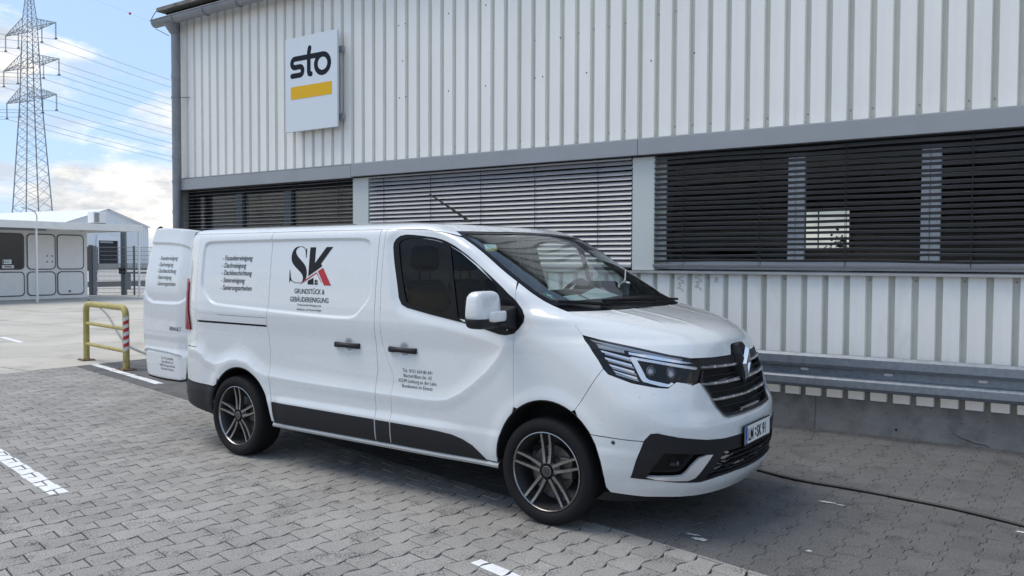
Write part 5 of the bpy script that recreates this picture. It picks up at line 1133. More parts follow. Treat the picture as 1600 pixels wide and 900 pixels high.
for z0, z1, a0 in ((1.004, .990, 1.055), (.908, .893, 1.02), (.812, .795, 1.09)):
    for s in (0, 1):
        a1 = 1.50 if z0 > .85 else math.pi / 2
        pth = [(a0 + (a1 - a0) * i / 14, z0 + (z1 - z0) * (i / 14) ** .6) for i in range(15)]
        if s: pth = [(math.pi - a, v) for a, v in pth]
        surf_bar(pth, .020, .0, .012, M['dark_chrome'], 'grille_bar', grl)
        mm = MB()
        for i in (4, 8, 12):
            a, v = pth[i]; p = S(np.array([a]), np.array([v]))[0] + Nrm(np.array([a]), np.array([v]))[0] * .013; mm.box(p[0] - .004, p[0] + .004, p[1] - .005, p[1] + .005, p[2] - .006, p[2] + .010)
        mm.build('chrome_stud', M['chrome'], grl)['kind'] = 'stuff'
for zq, a0 in ((.952, 1.04), (.855, 1.10), (.762, 1.15)):
    for s in (0, 1):
        pth = [(a0 + (math.pi / 2 - a0) * i / 14, zq - .014 * (i / 14)) for i in range(15)]
        if s: pth = [(math.pi - a, v) for a, v in pth]
        surf_bar(pth, .008, -.012, .008, M['plastic'], 'grille_bar', grl)
surf_bar([(1.40, .722), (1.5, .719), (math.pi / 2, .718), (1.64, .719), (1.74, .722)], .018, .0, .008, M['dark_chrome'], 'grille_bar', grl)
mm = MB(); p = S(np.array([1.385]), np.array([.722]))[0]; mm.bar((p[0] + .006, p[1] - .012, p[2]), (p[0] + .010, p[1] + .010, p[2]), .016); mm.build('chrome_stud', M['chrome'], grl)['kind'] = 'stuff'
# badge housing and lozenge badge
bx = 4.012
mm = MB(); prf = [(-.085, 1.058), (-.070, 1.112), (-.050, 1.124), (.050, 1.124), (.070, 1.112), (.085, 1.058), (.088, 1.0), (.060, .90), (.022, .862), (-.022, .862), (-.060, .90), (-.088, 1.0)]
n = len(prf); fr_ = [(bx + .010 - max(0, (z - 1.05)) * .45, y * .78, z - .004 if z > 1.1 else z) for y, z in prf]; bk = [(3.93, y, z) for y, z in prf]
mm.add(bk + fr_ + [(bx + .028, 0, .99)], [(i, (i + 1) % n, n + (i + 1) % n, n + i) for i in range(n)] + [(n + i, n + (i + 1) % n, 2 * n) for i in range(n)]); hs = mm.build('badge_housing', M['plastic'], grl)
def loz(w_, h_, x, zc=.992): return [(x, 0, zc + h_), (x, w_, zc), (x, 0, zc - h_), (x, -w_, zc)]
mm = MB(); o1, o2, i1, i2 = loz(.056, .108, bx + .010), loz(.046, .090, bx + .034), loz(.030, .060, bx + .034), loz(.022, .046, bx + .014)
for A_, B_ in ((o1, o2), (o2, i1), (i1, i2)):
    for q in range(4): j = (q + 1) % 4; mm.add([A_[q], A_[j], B_[j], B_[q]], [(0, 1, 2, 3)])
mm.build('lozenge_badge', M['chrome'], grl)
# ---- headlamps
HLO = [(.425, 1.192), (.557, 1.156), (.725, 1.116), (.850, 1.086), (1.0, 1.059), (1.034, 1.054), (1.070, 1.018), (1.058, .985), (1.011, .925), (.93, .910), (.85, .936), (.826, .940), (.80, .930), (.743, .906), (.654, .914), (.483, .938), (.337, .981), (.333, 1.010), (.366, 1.102)]
for s in (0, 1):
    f = (lambda pl: [(math.pi - a, v) for a, v in reversed(pl)]) if s else (lambda pl: list(pl))
    hl = panel('headlamp', f(HLO), M['gloss_black'], off=-.016, gap=.001, left=False, flange=.02, grid=(.04, .03))[0]
    K_ = dict(parent=hl, left=False, gap=0, grid=(.04, .03), flange=.006)
    panel('daytime_light', f([(.58, 1.078), (.604, 1.082), (.739, 1.060), (.907, 1.030), (1.028, 1.010), (1.032, 1.0), (1.015, .996), (.89, 1.017), (.731, 1.046), (.622, 1.064), (.618, 1.054), (.617, .966), (.635, .953), (.706, .939), (.765, .927), (.79, .936), (.807, .929), (.759, .912), (.696, .919), (.58, .945), (.573, .962)]), M['blade'], off=-.007, **K_)
    panel('daytime_light', f([(.64, 1.074), (.739, 1.057), (.907, 1.028), (1.010, 1.008), (.89, 1.021), (.731, 1.049)]), M['blade'], off=-.004, **K_)
    panel('chrome_strip', f([(.602, 1.109), (.757, 1.087), (.932, 1.051), (1.005, 1.040), (1.005, 1.033), (.914, 1.040), (.734, 1.070), (.596, 1.097)]), M['chrome'], off=-.009, **K_)
    panel('lamp_hood', f([(.45, 1.176), (.55, 1.152), (.719, 1.112), (.835, 1.084), (.94, 1.064), (.924, 1.045), (.854, 1.062), (.702, 1.096), (.59, 1.120), (.453, 1.162)]), M['dark_chrome'], off=-.010, **K_)
    for i, q in enumerate(([(.454, 1.154), (.584, 1.119), (.572, 1.102), (.437, 1.128)], [(.433, 1.116), (.580, 1.078), (.574, 1.066), (.430, 1.105)], [(.414, 1.077), (.565, 1.040), (.560, 1.028), (.411, 1.065)], [(.404, 1.038), (.555, 1.003), (.550, .991), (.405, 1.027)], [(.399, 1.004), (.549, .969), (.546, .957), (.408, .994)])):
        panel('light_blade', f(q), M['frame'] if i == 0 else M['blade'], off=-.008, **K_)
        if i: panel('light_blade', f([(q[0][0] + .004, q[0][1] - .014), (q[1][0] + .004, q[1][1] - .014), (q[1][0] + .002, q[1][1] - .024), (q[0][0] + .002, q[0][1] - .024)]), M['dark_chrome'], off=-.010, **K_)
    for ap, vp, rr in ((.690, 1.003, .036), (.835, .985, .040)):
        ap = math.pi - ap if s else ap; q = np.array([ap]); b_ = S(q, np.array([vp]))[0]; nn = Nrm(q, np.array([vp]))[0]; o = MB().lathe([(rr * 1.25, -.004), (rr * 1.2, .006), (rr, .004), (rr * .95, .001), (rr * .7, .010), (rr * .35, .015), (.0005, .017)], 'z', 24).build('projector_lens', M['dark_chrome'], hl, smooth=50); o.location = b_ - nn * .024; o.rotation_euler = Vector(nn * .5 + np.array([.5, 0, 0])).to_track_quat('Z', 'Y').to_euler()
    panel('corner_reflector', f([(.836, .932), (.953, .919), (.933, .906), (.865, .918)]), M['chrome'], off=-.004, **K_)
    panel('lamp_glass', f(HLO), M['lens'], parent=hl, left=False, gap=.001, off=.0005, flange=0, grid=(.04, .03))
# ---- number plate
pl = MB().box(4.098, 4.108, -.24, .24, .498, .628).build('number_plate', M['gloss_black'], van, bevel=.003)
MB().box(4.1085, 4.1105, -.232, .232, .510, .620).build('plate_face', M['white_vinyl'], pl); MB().box(4.1110, 4.1118, -.232, -.192, .510, .620).build('country_band', M['blue'], pl)
def plate_text(s, size, y0, z0, sx, mt, nm, bold=.0):
    V2, F = text_mesh(s, size, 'LEFT', 0, sx, bold); m = MB(); m.add([(4.1125, y0 + x, z0 + z) for x, z in V2], F); return m.build(nm, mt, pl)
plate_text('LM', .104, -.180, .527, .74, M['ink'], 'plate_lettering', .0012); plate_text('SK 91', .104, -.024, .527, .74, M['ink'], 'plate_lettering', .0012)
mm = MB(); mm.lathe([(.010, 0), (.0005, .0008)], 'z', 12); o = mm.build('plate_seal', M['ink_grey'], pl); o.location = (4.1125, -.044, .583); o.rotation_euler = (0, R(90), 0); o2_ = inst('plate_seal', o.data, pl, (4.1125, -.044, .550), (0, R(90), 0))
plate_text('D', .024, -.221, .522, .9, M['white_vinyl'], 'plate_lettering')
# ---- lettering on the side
def text_block(lines, x, z_top, dz, size, sx, shear, align, mt, parent, off=.0018, name='lettering', dx=0.0, bold=0.0, place=None):
    vs = []; fs = []
    for i, s in enumerate(lines):
        V2, F = text_mesh(s, size, align, shear, sx, bold); n = len(vs); V2 = V2 + np.array([x + dx * i, z_top - dz * i]); vs += [tuple(p) for p in V2]; fs += [tuple(q + n for q in f) for f in F]
    V2 = np.array(vs)
    if place: return place(V2, fs)
    return decal(name, V2, fs, mt, off, parent)
rqp = [o for o in van.children if o.name.startswith('rear_quarter')][0]
services = ['- Fassadenreinigung', '- Dachreinigung', '- Dachbeschichtung', '- Steinreinigung', '- Sanierungsarbeiten']
text_block(services, -.243, 1.640, .0625, .0600, .86, .22, 'LEFT', M['ink_grey'], rqp, dx=.001, bold=.0006)
sd0 = sdr[0]
lg = lambda x, y: (.613 + (x - 205) * .001075 + (y - 110) * .0001, 1.748 - (y - 110) * .00072)
L_ = lambda pl: [lg(*p) for p in pl]
poly_decal('logo_letter', [L_(smooth_poly([(345, 103), (300, 105), (262, 130), (238, 180), (231, 235), (240, 280), (268, 322), (312, 365), (345, 403), (358, 437), (355, 470), (338, 497), (372, 480), (392, 445), (399, 400), (397, 350), (380, 305), (345, 262), (305, 218), (284, 178), (282, 150), (300, 120)], 1)),
    L_([(340, 101), (372, 112), (390, 138), (396, 165), (391, 168), (385, 142), (368, 118), (338, 107)]), L_([(399, 122), (404, 124), (399, 228), (393, 226), (389, 165)]), L_([(345, 499), (310, 506), (262, 503), (232, 484), (216, 452), (221, 450), (237, 479), (265, 497), (310, 500), (340, 494)]), L_([(211, 362), (216, 363), (222, 440), (232, 482), (214, 478), (209, 500), (204, 499)])], M['ink'], .0020, sd0)
poly_decal('logo_letter', [L_([(440, 115), (501, 115), (487, 288), (612, 114), (680, 113), (553, 292), (564, 318), (505, 362), (414, 428)]), L_([(408, 478), (470, 443), (470, 517), (406, 515)]), L_([(482, 489), (484, 470), (496, 462), (497, 489)]), L_([(500, 489), (500, 462), (512, 470), (513, 489)]), L_([(481, 494), (496, 494), (496, 517), (481, 517)]), L_([(500, 494), (513, 494), (513, 517), (500, 517)])], M['ink'], .0020, sd0)
poly_decal('logo_roof', [L_([(518, 372), (574, 335), (652, 522), (580, 522)])], M['ink_red'], .0020, sd0)
poly_decal('logo_roof', [L_([(318, 524), (385, 462), (506, 383), (560, 498), (554, 494), (504, 396), (392, 474)])], M['ink_red'], .0023, sd0)
text_block(['GRUNDSTÜCK &', 'GEBÄUDEREINIGUNG'], .893, 1.383, .064, .0545, .84, 0, 'CENTER', M['ink_grey'], sd0, dx=.004, bold=.0006)
text_block(['Professionelle Reinigung von', 'Gebäuden und Aussenanlagen'], .903, 1.287, .035, .0265, .90, 0, 'CENTER', M['ink_grey'], sd0)
text_block(['Tel.: 0151 634 80 691', 'Bischof-Blum-Str. 63', '65549 Limburg an der Lahn', 'Bundesweit im Einsatz'], 2.036, .862, .0360, .0345, .92, 0, 'CENTER', M['ink_grey'], fdr[0])
# ---- door handles
for x0, par in ((1.208, sdr), (1.766, fdr)):
    for s in (0, 1):
        sg2 = 1 if s == 0 else -1; p0 = side_pt([x0 + .005], [1.014])[0]; p1 = side_pt([x0 + .262], [1.014])[0]
        m = MB(); vs = []; K = 12
        for i in range(K + 1):
            t = i / K; x = p0[0] + (p1[0] - p0[0]) * t; y = p0[1] + (p1[1] - p0[1]) * t; e = .020 + .014 * math.sin(math.pi * t) ** .5; hz_ = .0175 + .002 * math.cos(2 * math.pi * t)
            for dy, dz in ((.0, -hz_), (-e * .8, -hz_ * .95), (-e, -hz_ * .4), (-e, hz_ * .5), (-e * .75, hz_), (.0, hz_)): vs.append((x, (y + dy) * sg2, 1.014 + dz))
        m.add(vs, [(i * 6 + j, i * 6 + (j + 1) % 6, (i + 1) * 6 + (j + 1) % 6, (i + 1) * 6 + j) for i in range(K) for j in range(6)] + [tuple(range(6)), tuple(K * 6 + j for j in range(6))])
        m.build('door_handle', M['plastic'], par[s], smooth=45)
        # finger recess behind the grip
        cup = []; xc = x0 + .148; m = MB(); vs = []; rg = 7; sgm = 22
        for j in range(rg + 1):
            rr = .062 * j / rg
            for k in range(sgm): a = 2 * math.pi * k / sgm; x, z = xc + rr * .95 * math.cos(a), 1.018 + rr * math.sin(a); p = side_pt([x], [z])[0]; vs.append((p[0], (p[1] - .0015 + .0) * sg2, z))
        vs = np.array(vs); dep = np.repeat(np.linspace(0, 1, rg + 1), sgm); vs[:, 1] += sg2 * 0.0
        m.add(vs.tolist(), [(j * sgm + k, j * sgm + (k + 1) % sgm, (j + 1) * sgm + (k + 1) % sgm, (j + 1) * sgm + k) for j in range(rg) for k in range(sgm)])
        me = m.mesh('handle_recess', WH, smooth=80); nr = []
        for j in range(rg + 1):
            for k in range(sgm): a = 2 * math.pi * k / sgm; q = math.sin(math.pi * min(1, j / rg)) * .75; nr.append((-q * math.cos(a), -sg2, -q * math.sin(a)))
        nr = [tuple(Vector(v_).normalized()) for v_ in nr]; me.normals_split_custom_set_from_vertices(nr); link(bpy.data.objects.new('handle_recess', me), par[s])
# ---- parking sensor, side repeater etc.
for a_, v_ in ((.254, .581), (math.pi - .254, .581)):
    q = np.array([a_]); p = S(q, np.array([v_]))[0]; nn = Nrm(q, np.array([v_]))[0]; o = MB().lathe([(.0125, .0008), (.0105, .001), (.0105, .0)], 'z', 16).lathe([(.009, .0005), (.0005, .0012)], 'z', 16).build('parking_sensor', M['ink_grey'], van); o.location = p + nn * .001; o.rotation_euler = Vector(nn).to_track_quat('Z', 'Y').to_euler()
# ---- mirrors
for s in (1, -1):
    def superbox(cx_, cy_, cz_, ax, ay, az, e=.32, nu=28, nv=18, zlo=-1, zhi=1, taper=0):
        vs = []
        for j in range(nv + 1):
            ph = -math.pi / 2 + math.pi * j / nv
            for i in range(nu):
                th = 2 * math.pi * i / nu; sp = lambda q: math.copysign(abs(q) ** e, q); z = sp(math.sin(ph)); x = sp(math.cos(ph)) * sp(math.cos(th)); y = sp(math.cos(ph)) * sp(math.sin(th)); z = max(zlo, min(zhi, z)); k = 1 + taper * z
                vs.append((cx_ + ax * x * k + .02 * z * 0, s * (cy_ + ay * y * (1 + taper * .6 * z)), cz_ + az * z))
        return vs, [(j * nu + i, j * nu + (i + 1) % nu, (j + 1) * nu + (i + 1) % nu, (j + 1) * nu + i) for j in range(nv) for i in range(nu)]
    mi = MB(); v_, f_ = superbox(2.752, -1.128, 1.357, .064, .128, .100, .5, zlo=-.80, taper=-.10); mi.add(v_, f_); mo = mi.build('door_mirror', WH, van, smooth=70)
    mi = MB(); v_, f_ = superbox(2.752, -1.128, 1.262, .066, .128, .042, .5, zlo=-1, zhi=.55, taper=.12); mi.add(v_, f_); mi.build('mirror_base', M['plastic'], mo, smooth=60)
    mi = MB(); v_, f_ = superbox(2.795, -1.065, 1.298, .055, .095, .036, .42); mi.add(v_, f_); mi.build('mirror_step', WH, mo, smooth=60)
    mi = MB(); mi.add([(2.735, s * -1.02, 1.25), (2.86, s * -1.02, 1.25), (2.87, s * -.925, 1.20), (2.72, s * -.925, 1.20), (2.745, s * -1.02, 1.33), (2.85, s * -1.02, 1.33), (2.86, s * -.915, 1.36), (2.73, s * -.915, 1.36)], [(0, 1, 2, 3), (4, 5, 6, 7), (0, 1, 5, 4), (1, 2, 6, 5), (2, 3, 7, 6), (3, 0, 4, 7)]); mi.build('mirror_arm', M['plastic'], mo, bevel=.012)
    mi = MB().box(2.684, 2.690, min(s * -1.03, s * -1.21), max(s * -1.03, s * -1.21), 1.25, 1.42); mi.build('mirror_glass', M['chrome'], mo)
    mi = MB().box(2.692, 2.72, min(s * -1.236, s * -1.228), max(s * -1.236, s * -1.228), 1.29, 1.40); mi.build('mirror_indicator', M['plastic'], mo)
# ---- aerial
mi = MB(); bx_, by_ = 1.74, -.02; mi.add([(bx_ - .05, by_ - .022, 1.955), (bx_ + .055, by_, 1.950), (bx_ - .05, by_ + .022, 1.955), (bx_ - .020, by_, 1.995)], [(0, 1, 3), (1, 2, 3), (2, 0, 3), (0, 2, 1)]); ae = mi.build('aerial_base', M['plastic'], van); MB().tube([(bx_ - .02, by_, 1.985), (bx_ - .40, by_, 2.195)], [.010, .006], 8).build('aerial_rod', M['rubber'], ae, smooth=60)
# ---- wipers
def wiper(p, lift=.022, w_=.012):
    q = np.array(p); P_ = S(q[:, 0], q[:, 1]) + Nrm(q[:, 0], q[:, 1]) * lift; m = MB(); m.tube(P_.tolist(), w_, 6); return m
wiper([(.70, 1.372), (.85, 1.364), (.965, 1.352), (1.06, 1.346)]).tube((S(np.array([1.06, 1.25, 1.5]), np.array([1.346, 1.338, 1.330])) + np.array([0, 0, .03])).tolist(), .010, 6).build('wiper', M['rubber'], van, smooth=60)
wiper([(1.08, 1.366), (1.28, 1.366), (1.56, 1.360), (1.75, 1.352)]).tube((S(np.array([1.75, 1.95, 2.15]), np.array([1.352, 1.342, 1.334])) + np.array([0, 0, .03])).tolist(), .010, 6).build('wiper', M['rubber'], van, smooth=60)
# ---- road grime specks on the nose and the mirror
m = MB(); rs = np.random.default_rng(5)
for q in range(45):
    a_, v_ = rs.uniform(.35, 1.75), rs.choice([rs.uniform(.66, .92), rs.uniform(.30, .34), rs.uniform(1.07, 1.2)], p=[.7, .15, .15])
    if v_ > .9 and v_ < 1.0: continue
    p0 = S(np.array([a_]), np.array([v_]))[0]; n0 = Nrm(np.array([a_]), np.array([v_]))[0]; r_ = rs.uniform(.001, .0024); t1 = np.cross(n0, [0, 0, 1]); t1 /= np.linalg.norm(t1); t2 = np.cross(n0, t1)
    m.add([tuple(p0 + n0 * .0012 + (t1 * math.cos(k * 1.047) + t2 * math.sin(k * 1.047)) * r_ * (1 + .3 * math.sin(k * 2.3 + q))) for k in range(6)], [tuple(range(6))])
m.build('grime_specks', M['ink_grey'], van)['kind'] = 'stuff'
# ---- cabin interior
it = MB(); it.box(-.93, 3.0, -.80, .80, .42, .46); it.build('cabin_floor', M['interior'], van)
MB().box(1.60, 1.63, -.84, .84, .46, 1.86).build('bulkhead', M['interior_grey'], van)
dsh = MB(); dp_ = [(2.60, .50), (2.55, 1.20), (2.60, 1.39), (2.72, 1.440), (2.90, 1.410), (3.13, 1.345), (3.13, .5)]; dsh.prism([(x, z) for x, z in dp_], 1, -.66, .66); dash = dsh.build('dashboard', M['interior'], van, bevel=.015)
MB().box(2.60, 2.80, .24, .58, 1.38, 1.490).build('instrument_hood', M['interior'], dash, bevel=.03)
stw = MB(); stw.lathe([(.178 + .016 * math.cos(a), .016 * math.sin(a)) for a in [2 * math.pi * q / 10 for q in range(10)]], 'z', 40, close=True); stw.box(-.17, .17, -.018, .018, -.01, .01); stw.box(-.018, .018, -.17, 0, -.01, .01); stw.lathe([(.05, -.02), (.05, .02), (.001, .03)], 'z', 16)
sw = stw.build('steering_wheel', M['interior'], van, smooth=50); sw.location = (2.44, .42, 1.345); sw.rotation_euler = (0, R(-58), 0)
for y0, w_ in ((-.55, .46), (-.07, .44), (.42, .50)):
    se = MB().box(1.86, 2.34, y0 - w_ / 2, y0 + w_ / 2, .78, .94).build('seat', M['seat'], van, bevel=.05)
    bkr = MB(); bkr.add([(1.86, y0 - w_ / 2, .92), (2.0, y0 - w_ / 2, .92), (2.0, y0 + w_ / 2, .92), (1.86, y0 + w_ / 2, .92), (1.70, y0 - w_ * .40, 1.50), (1.80, y0 - w_ * .40, 1.50), (1.80, y0 + w_ * .40, 1.50), (1.70, y0 + w_ * .40, 1.50)], [(0, 1, 2, 3), (4, 5, 6, 7), (0, 1, 5, 4), (1, 2, 6, 5), (2, 3, 7, 6), (3, 0, 4, 7)]); bkr.build('backrest', M['seat'], se, bevel=.04)
    MB().box(1.715, 1.80, y0 - .135, y0 + .135, 1.565, 1.755).build('headrest', M['seat'], se, bevel=.04)
    for dy in (-.06, .06): MB().tube([(1.755, y0 + dy, 1.49), (1.757, y0 + dy, 1.60)], .006, 6).build('headrest_stem', M['seat'], se)
# papers, cup and stickers
def sheet3(name, pts, mt, par, z=.003): return MB().add([(p[0], p[1], p[2]) for p in pts], [tuple(range(len(pts)))]).build(name, mt, par)
pa = empty('paper_sheet', (0, 0, 0)); bpy.data.objects.remove(pa)
def vw(x, y, z): return (VX + math.cos(VA) * x - math.sin(VA) * y, VY + math.sin(VA) * x + math.cos(VA) * y, z)
def top_on_van(name, mb, mt, x, y, z, rz, lab, cat, **k):
    o = mb.build(name, mt, **k); o.location = vw(x, y, z); o.rotation_euler = (0, 0, VA + rz); tag(o, lab, cat); return o
def leaf(pts): q = [tuple(p) for p in pts]; return MB().add(q + [(x, y, z - .002) for x, y, z in q], [(0, 1, 2, 3), (4, 7, 6, 5), (0, 4, 5, 1), (1, 5, 6, 2), (2, 6, 7, 3), (3, 7, 4, 0)])
top_on_van('paper_sheet', leaf([(3.018, -.387, 1.418), (2.921, -.024, 1.456), (3.061, .073, 1.400), (3.105, -.385, 1.382)]), M['paper'], 0, 0, 0, 0, 'larger white paper sheet propped on the dashboard behind the windscreen', 'paper')
top_on_van('paper_sheet', leaf([(3.012, -.613, 1.414), (2.997, -.41, 1.42), (3.095, -.393, 1.379), (3.095, -.62, 1.379)]), M['paper'], 0, 0, 0, 0, 'smaller white paper slip on the dashboard nearest the green badge', 'paper')
cupb = MB().lathe([(.001, 0), (.030, 0), (.038, .09), (.040, .092), (.036, .10), (.001, .105)], 'z', 20).tube([(0, 0, .10), (.004, 0, .19)], .004, 6)
top_on_van('drinking_cup', cupb, M['white_vinyl'], 2.98, .32, 1.390, 0, 'white paper cup with a straw on the dashboard behind the windscreen', 'cup', smooth=50)
def glass_decal(name, pl, mt, off=-.009): return panel(name, pl, mt, off=off, gap=0, left=False, flange=0, grid=(.05, .05))
glass_decal('toll_sticker', [(.748, 1.766), (.881, 1.766), (.830, 1.735), (.690, 1.733)], M['paper']); glass_decal('toll_sticker', [(.830, 1.735), (.690, 1.733), (.651, 1.716), (.790, 1.720)], M['yellow_print'])
bd = [(.742 + .036 * math.cos(R(q)), 1.430 + .022 * math.sin(R(q))) for q in range(0, 360, 20)]; glass_decal('emission_badge', bd, M['green_badge'], -.0085)
glass_decal('badge_mark', [(.728, 1.436), (.745, 1.436), (.745, 1.443), (.752, 1.443), (.752, 1.434), (.762, 1.434), (.762, 1.428), (.752, 1.428), (.752, 1.418), (.742, 1.418), (.742, 1.428), (.728, 1.428)], M['white_vinyl'], -.0078)
# ---- left rear door closed and the open right one
rx = lambda z: float(np.interp(z, [.5, 1.1, 1.47, 1.63, 1.78, 1.90], [-.955, -.955, -.935, -.92, -.88, -.82]))
zs_ = np.linspace(.50, 1.90, 15); m = MB(); vs = []
for z in zs_:
    yw = float(-side_pt([max(-.90, rx(z) + .03)], [min(z, 1.86)])[0][1]) - .01
    for t in (0, .5, 1): vs.append((rx(z) - .012 * math.sin(math.pi * t), yw * t, z))
m.add(vs, [(i * 3 + j, i * 3 + j + 1, (i + 1) * 3 + j + 1, (i + 1) * 3 + j) for i in range(14) for j in range(2)]); m.build('rear_door', WH, van, smooth=60)
m = MB(); vs = []
for z in zs_:
    yw = float(-side_pt([max(-.90, rx(z) + .03)], [min(z, 1.86)])[0][1]) - .012
    for y in (yw, yw - .09): vs.append((rx(z) + .015, -y, z))
m.add(vs, [(i * 2, i * 2 + 1, (i + 1) * 2 + 1, (i + 1) * 2) for i in range(14)]); m.box(-.90, -.85, -.74, 0, 1.80, 1.87); m.build('door_frame', WH, van)
AL = R(-4.8); dr = empty('rear_door', (-.945, -.835, 0), 0); dr.parent = van; bpy.data.objects.remove(dr)
# door skin in door coordinates: u from the hinge to the free edge, outer face along +w
ud_ = Vector((-math.cos(AL), -math.sin(AL), 0)); nd_ = Vector((math.sin(AL), -math.cos(AL), 0)); hg = Vector((-.950, -.830, 0))
def dsurf(u, z):
    w_ = -.085 * sst(1.30, 2.0, z) ** 1.3 + .0 * u; w_ = w_ - .045 * sst(.12, -.12, u) * 1.0 - .030 * np.clip((u - .45) / .3, 0, 1) ** 2 * 0
    pr_ = smooth_poly([(.70, 1.82), (.03, 1.80), (-.08, 1.70), (-.09, 1.50), (-.065, 1.33), (.02, 1.235), (.20, 1.222), (.80, 1.222), (.80, 1.82)], 2)
    P_ = np.stack([np.ravel(u), np.ravel(z)], 1); d = seg_dist(P_, pr_).reshape(np.shape(u)); ins_ = inpoly(P_, pr_).reshape(np.shape(u)); w_ = w_ - np.where(ins_, .014 * sst(0, .030, d), 0)
    w_ = w_ - .018 * sst(.95, .86, z) * sst(.74, .82, z) + .012 * sst(.97, .86, z)
    pr2_ = smooth_poly([(.90, .795), (.06, .778), (.0, .74), (-.02, .38), (.90, .38)], 1); d = seg_dist(P_, pr2_).reshape(np.shape(u)); ins_ = inpoly(P_, pr2_).reshape(np.shape(u)); w_ = w_ - np.where(ins_, .020 * sst(0, .022, d), 0)
    return w_
dout = [(.690, .545), (.712, .62), (.738, .80), (.750, 1.00), (.752, 1.21), (.735, 1.50), (.700, 1.77), (.672, 1.87), (.630, 1.935), (.56, 1.950), (.184, 1.935), (-.10, 1.905), (-.20, 1.872), (-.165, 1.76), (-.13, 1.63), (-.105, 1.465), (-.085, 1.02), (-.062, .85), (-.030, .60), (-.022, .532), (.389, .520), (.665, .530)]
dpts = np.concatenate([off_line(smooth_poly(q, 2), (-.034, -.026, -.018, -.010, -.004, 0, .004, .010, .018, .026, .034), True, .018) for q in ([(.70, 1.82), (.03, 1.80), (-.08, 1.70), (-.09, 1.50), (-.065, 1.33), (.02, 1.235), (.20, 1.222), (.80, 1.222), (.80, 1.82)], [(.90, .795), (.06, .778), (.0, .74), (-.02, .38), (.90, .38)])])
V2, T2, lps = cdt(dens(smooth_poly(dout, 1), .02), [], (.020, .020), dpts); u_, z_ = V2[:, 0], V2[:, 1]; e = 1e-3; w0 = dsurf(u_, z_); gu = (dsurf(u_ + e, z_) - dsurf(u_ - e, z_)) / (2 * e); gz = (dsurf(u_, z_ + e) - dsurf(u_, z_ - e)) / (2 * e)
 
def d2v(u, w_, z): return hg + ud_ * float(u) + nd_ * float(w_) + Vector((0, 0, float(z)))
P = np.array([d2v(a, b, c) for a, b, c in zip(u_, w0, z_)]); nn = np.array([(nd_ - ud_ * float(a) - Vector((0, 0, 1)) * float(b)).normalized() for a, b in zip(gu, gz)])
t = T2.copy(); fn_ = np.cross(P[t[:, 1]] - P[t[:, 0]], P[t[:, 2]] - P[t[:, 0]]); fl = (fn_ * nn[t[:, 0]]).sum(1) < 0; t[fl] = t[fl][:, ::-1]
lp = lps[0]; k0 = len(P); cenp = np.array([.33, 1.2]); en = []
for q in lp: d = V2[q] - cenp; d = d / (np.hypot(*d) + 1e-9); en.append((ud_ * float(d[0]) + Vector((0, 0, float(d[1])))).normalized())
for i, q in enumerate(lp): nn[q] = (Vector(nn[q]) * .75 + en[i] * .5).normalized()
back = [Vector(P[q]) - nd_ * .055 for q in lp]; b1 = [Vector(P[q]) for q in lp]; vsx = P.tolist() + [tuple(p) for p in b1] + [tuple(p) for p in back]; nsx = nn.tolist() + [tuple(v) for v in en] * 2; m_ = len(lp)
fsx = [tuple(map(int, f)) for f in t] + [(k0 + i, k0 + (i + 1) % m_, k0 + m_ + (i + 1) % m_, k0 + m_ + i) for i in range(m_)]; me = bpy.data.meshes.new('rear_door'); me.from_pydata(vsx, [], fsx); me.materials.append(WH); me.shade_smooth(); me.normals_split_custom_set_from_vertices([tuple(v) for v in nsx]); rdo = bpy.data.objects.new('rear_door', me); link(rdo, van); rdo['label'] = 'open rear door with lettering'
m = MB(); m.add([tuple(p) for p in back], [tuple(range(m_))]); m.build('inner_trim', M['plastic'], rdo)
m = MB(); m.tube([tuple(Vector(P[q]) - nd_ * .016 + en[i] * .012) for i, q in enumerate(lp) if V2[q][0] > .55 or V2[q][1] < .6], .010, 6); m.build('door_seal', M['rubber'], rdo, smooth=60)
def dplace(mt, off=.0022):
    def f(V2, fs):
        w_ = dsurf(V2[:, 0], V2[:, 1]); m = MB(); m.add([tuple(d2v(a, b + off, c)) for (a, c), b in zip(V2, w_)], fs); return m.build('lettering', mt, rdo)
    return f
def dtext(lines, u0, z0, dz, size, sx, shear, align, mt, dx=0, bold=0):
    def pl_(V2, fs): V2 = V2.copy(); V2[:, 0] = u0 - (V2[:, 0]); return dplace(mt)(V2, fs)
    return text_block(lines, 0, z0, dz, size, sx, shear, align, mt, None, place=pl_, dx=dx, bold=bold)
dtext(services, .515, 1.640, .0600, .056, .80, .22, 'LEFT', M['ink_grey'])
dtext(['Tel.: 0151 634 80 691', 'Bischof-Blum-Str. 63', '65549 Limburg an der Lahn', 'Bundesweit im Einsatz'], .300, .702, .033, .032, .82, 0, 'CENTER', M['ink_grey'])
dtext(['RENAULT'], .235, .985, 0, .050, .90, 0, 'LEFT', M['ink_grey'], bold=.0006)
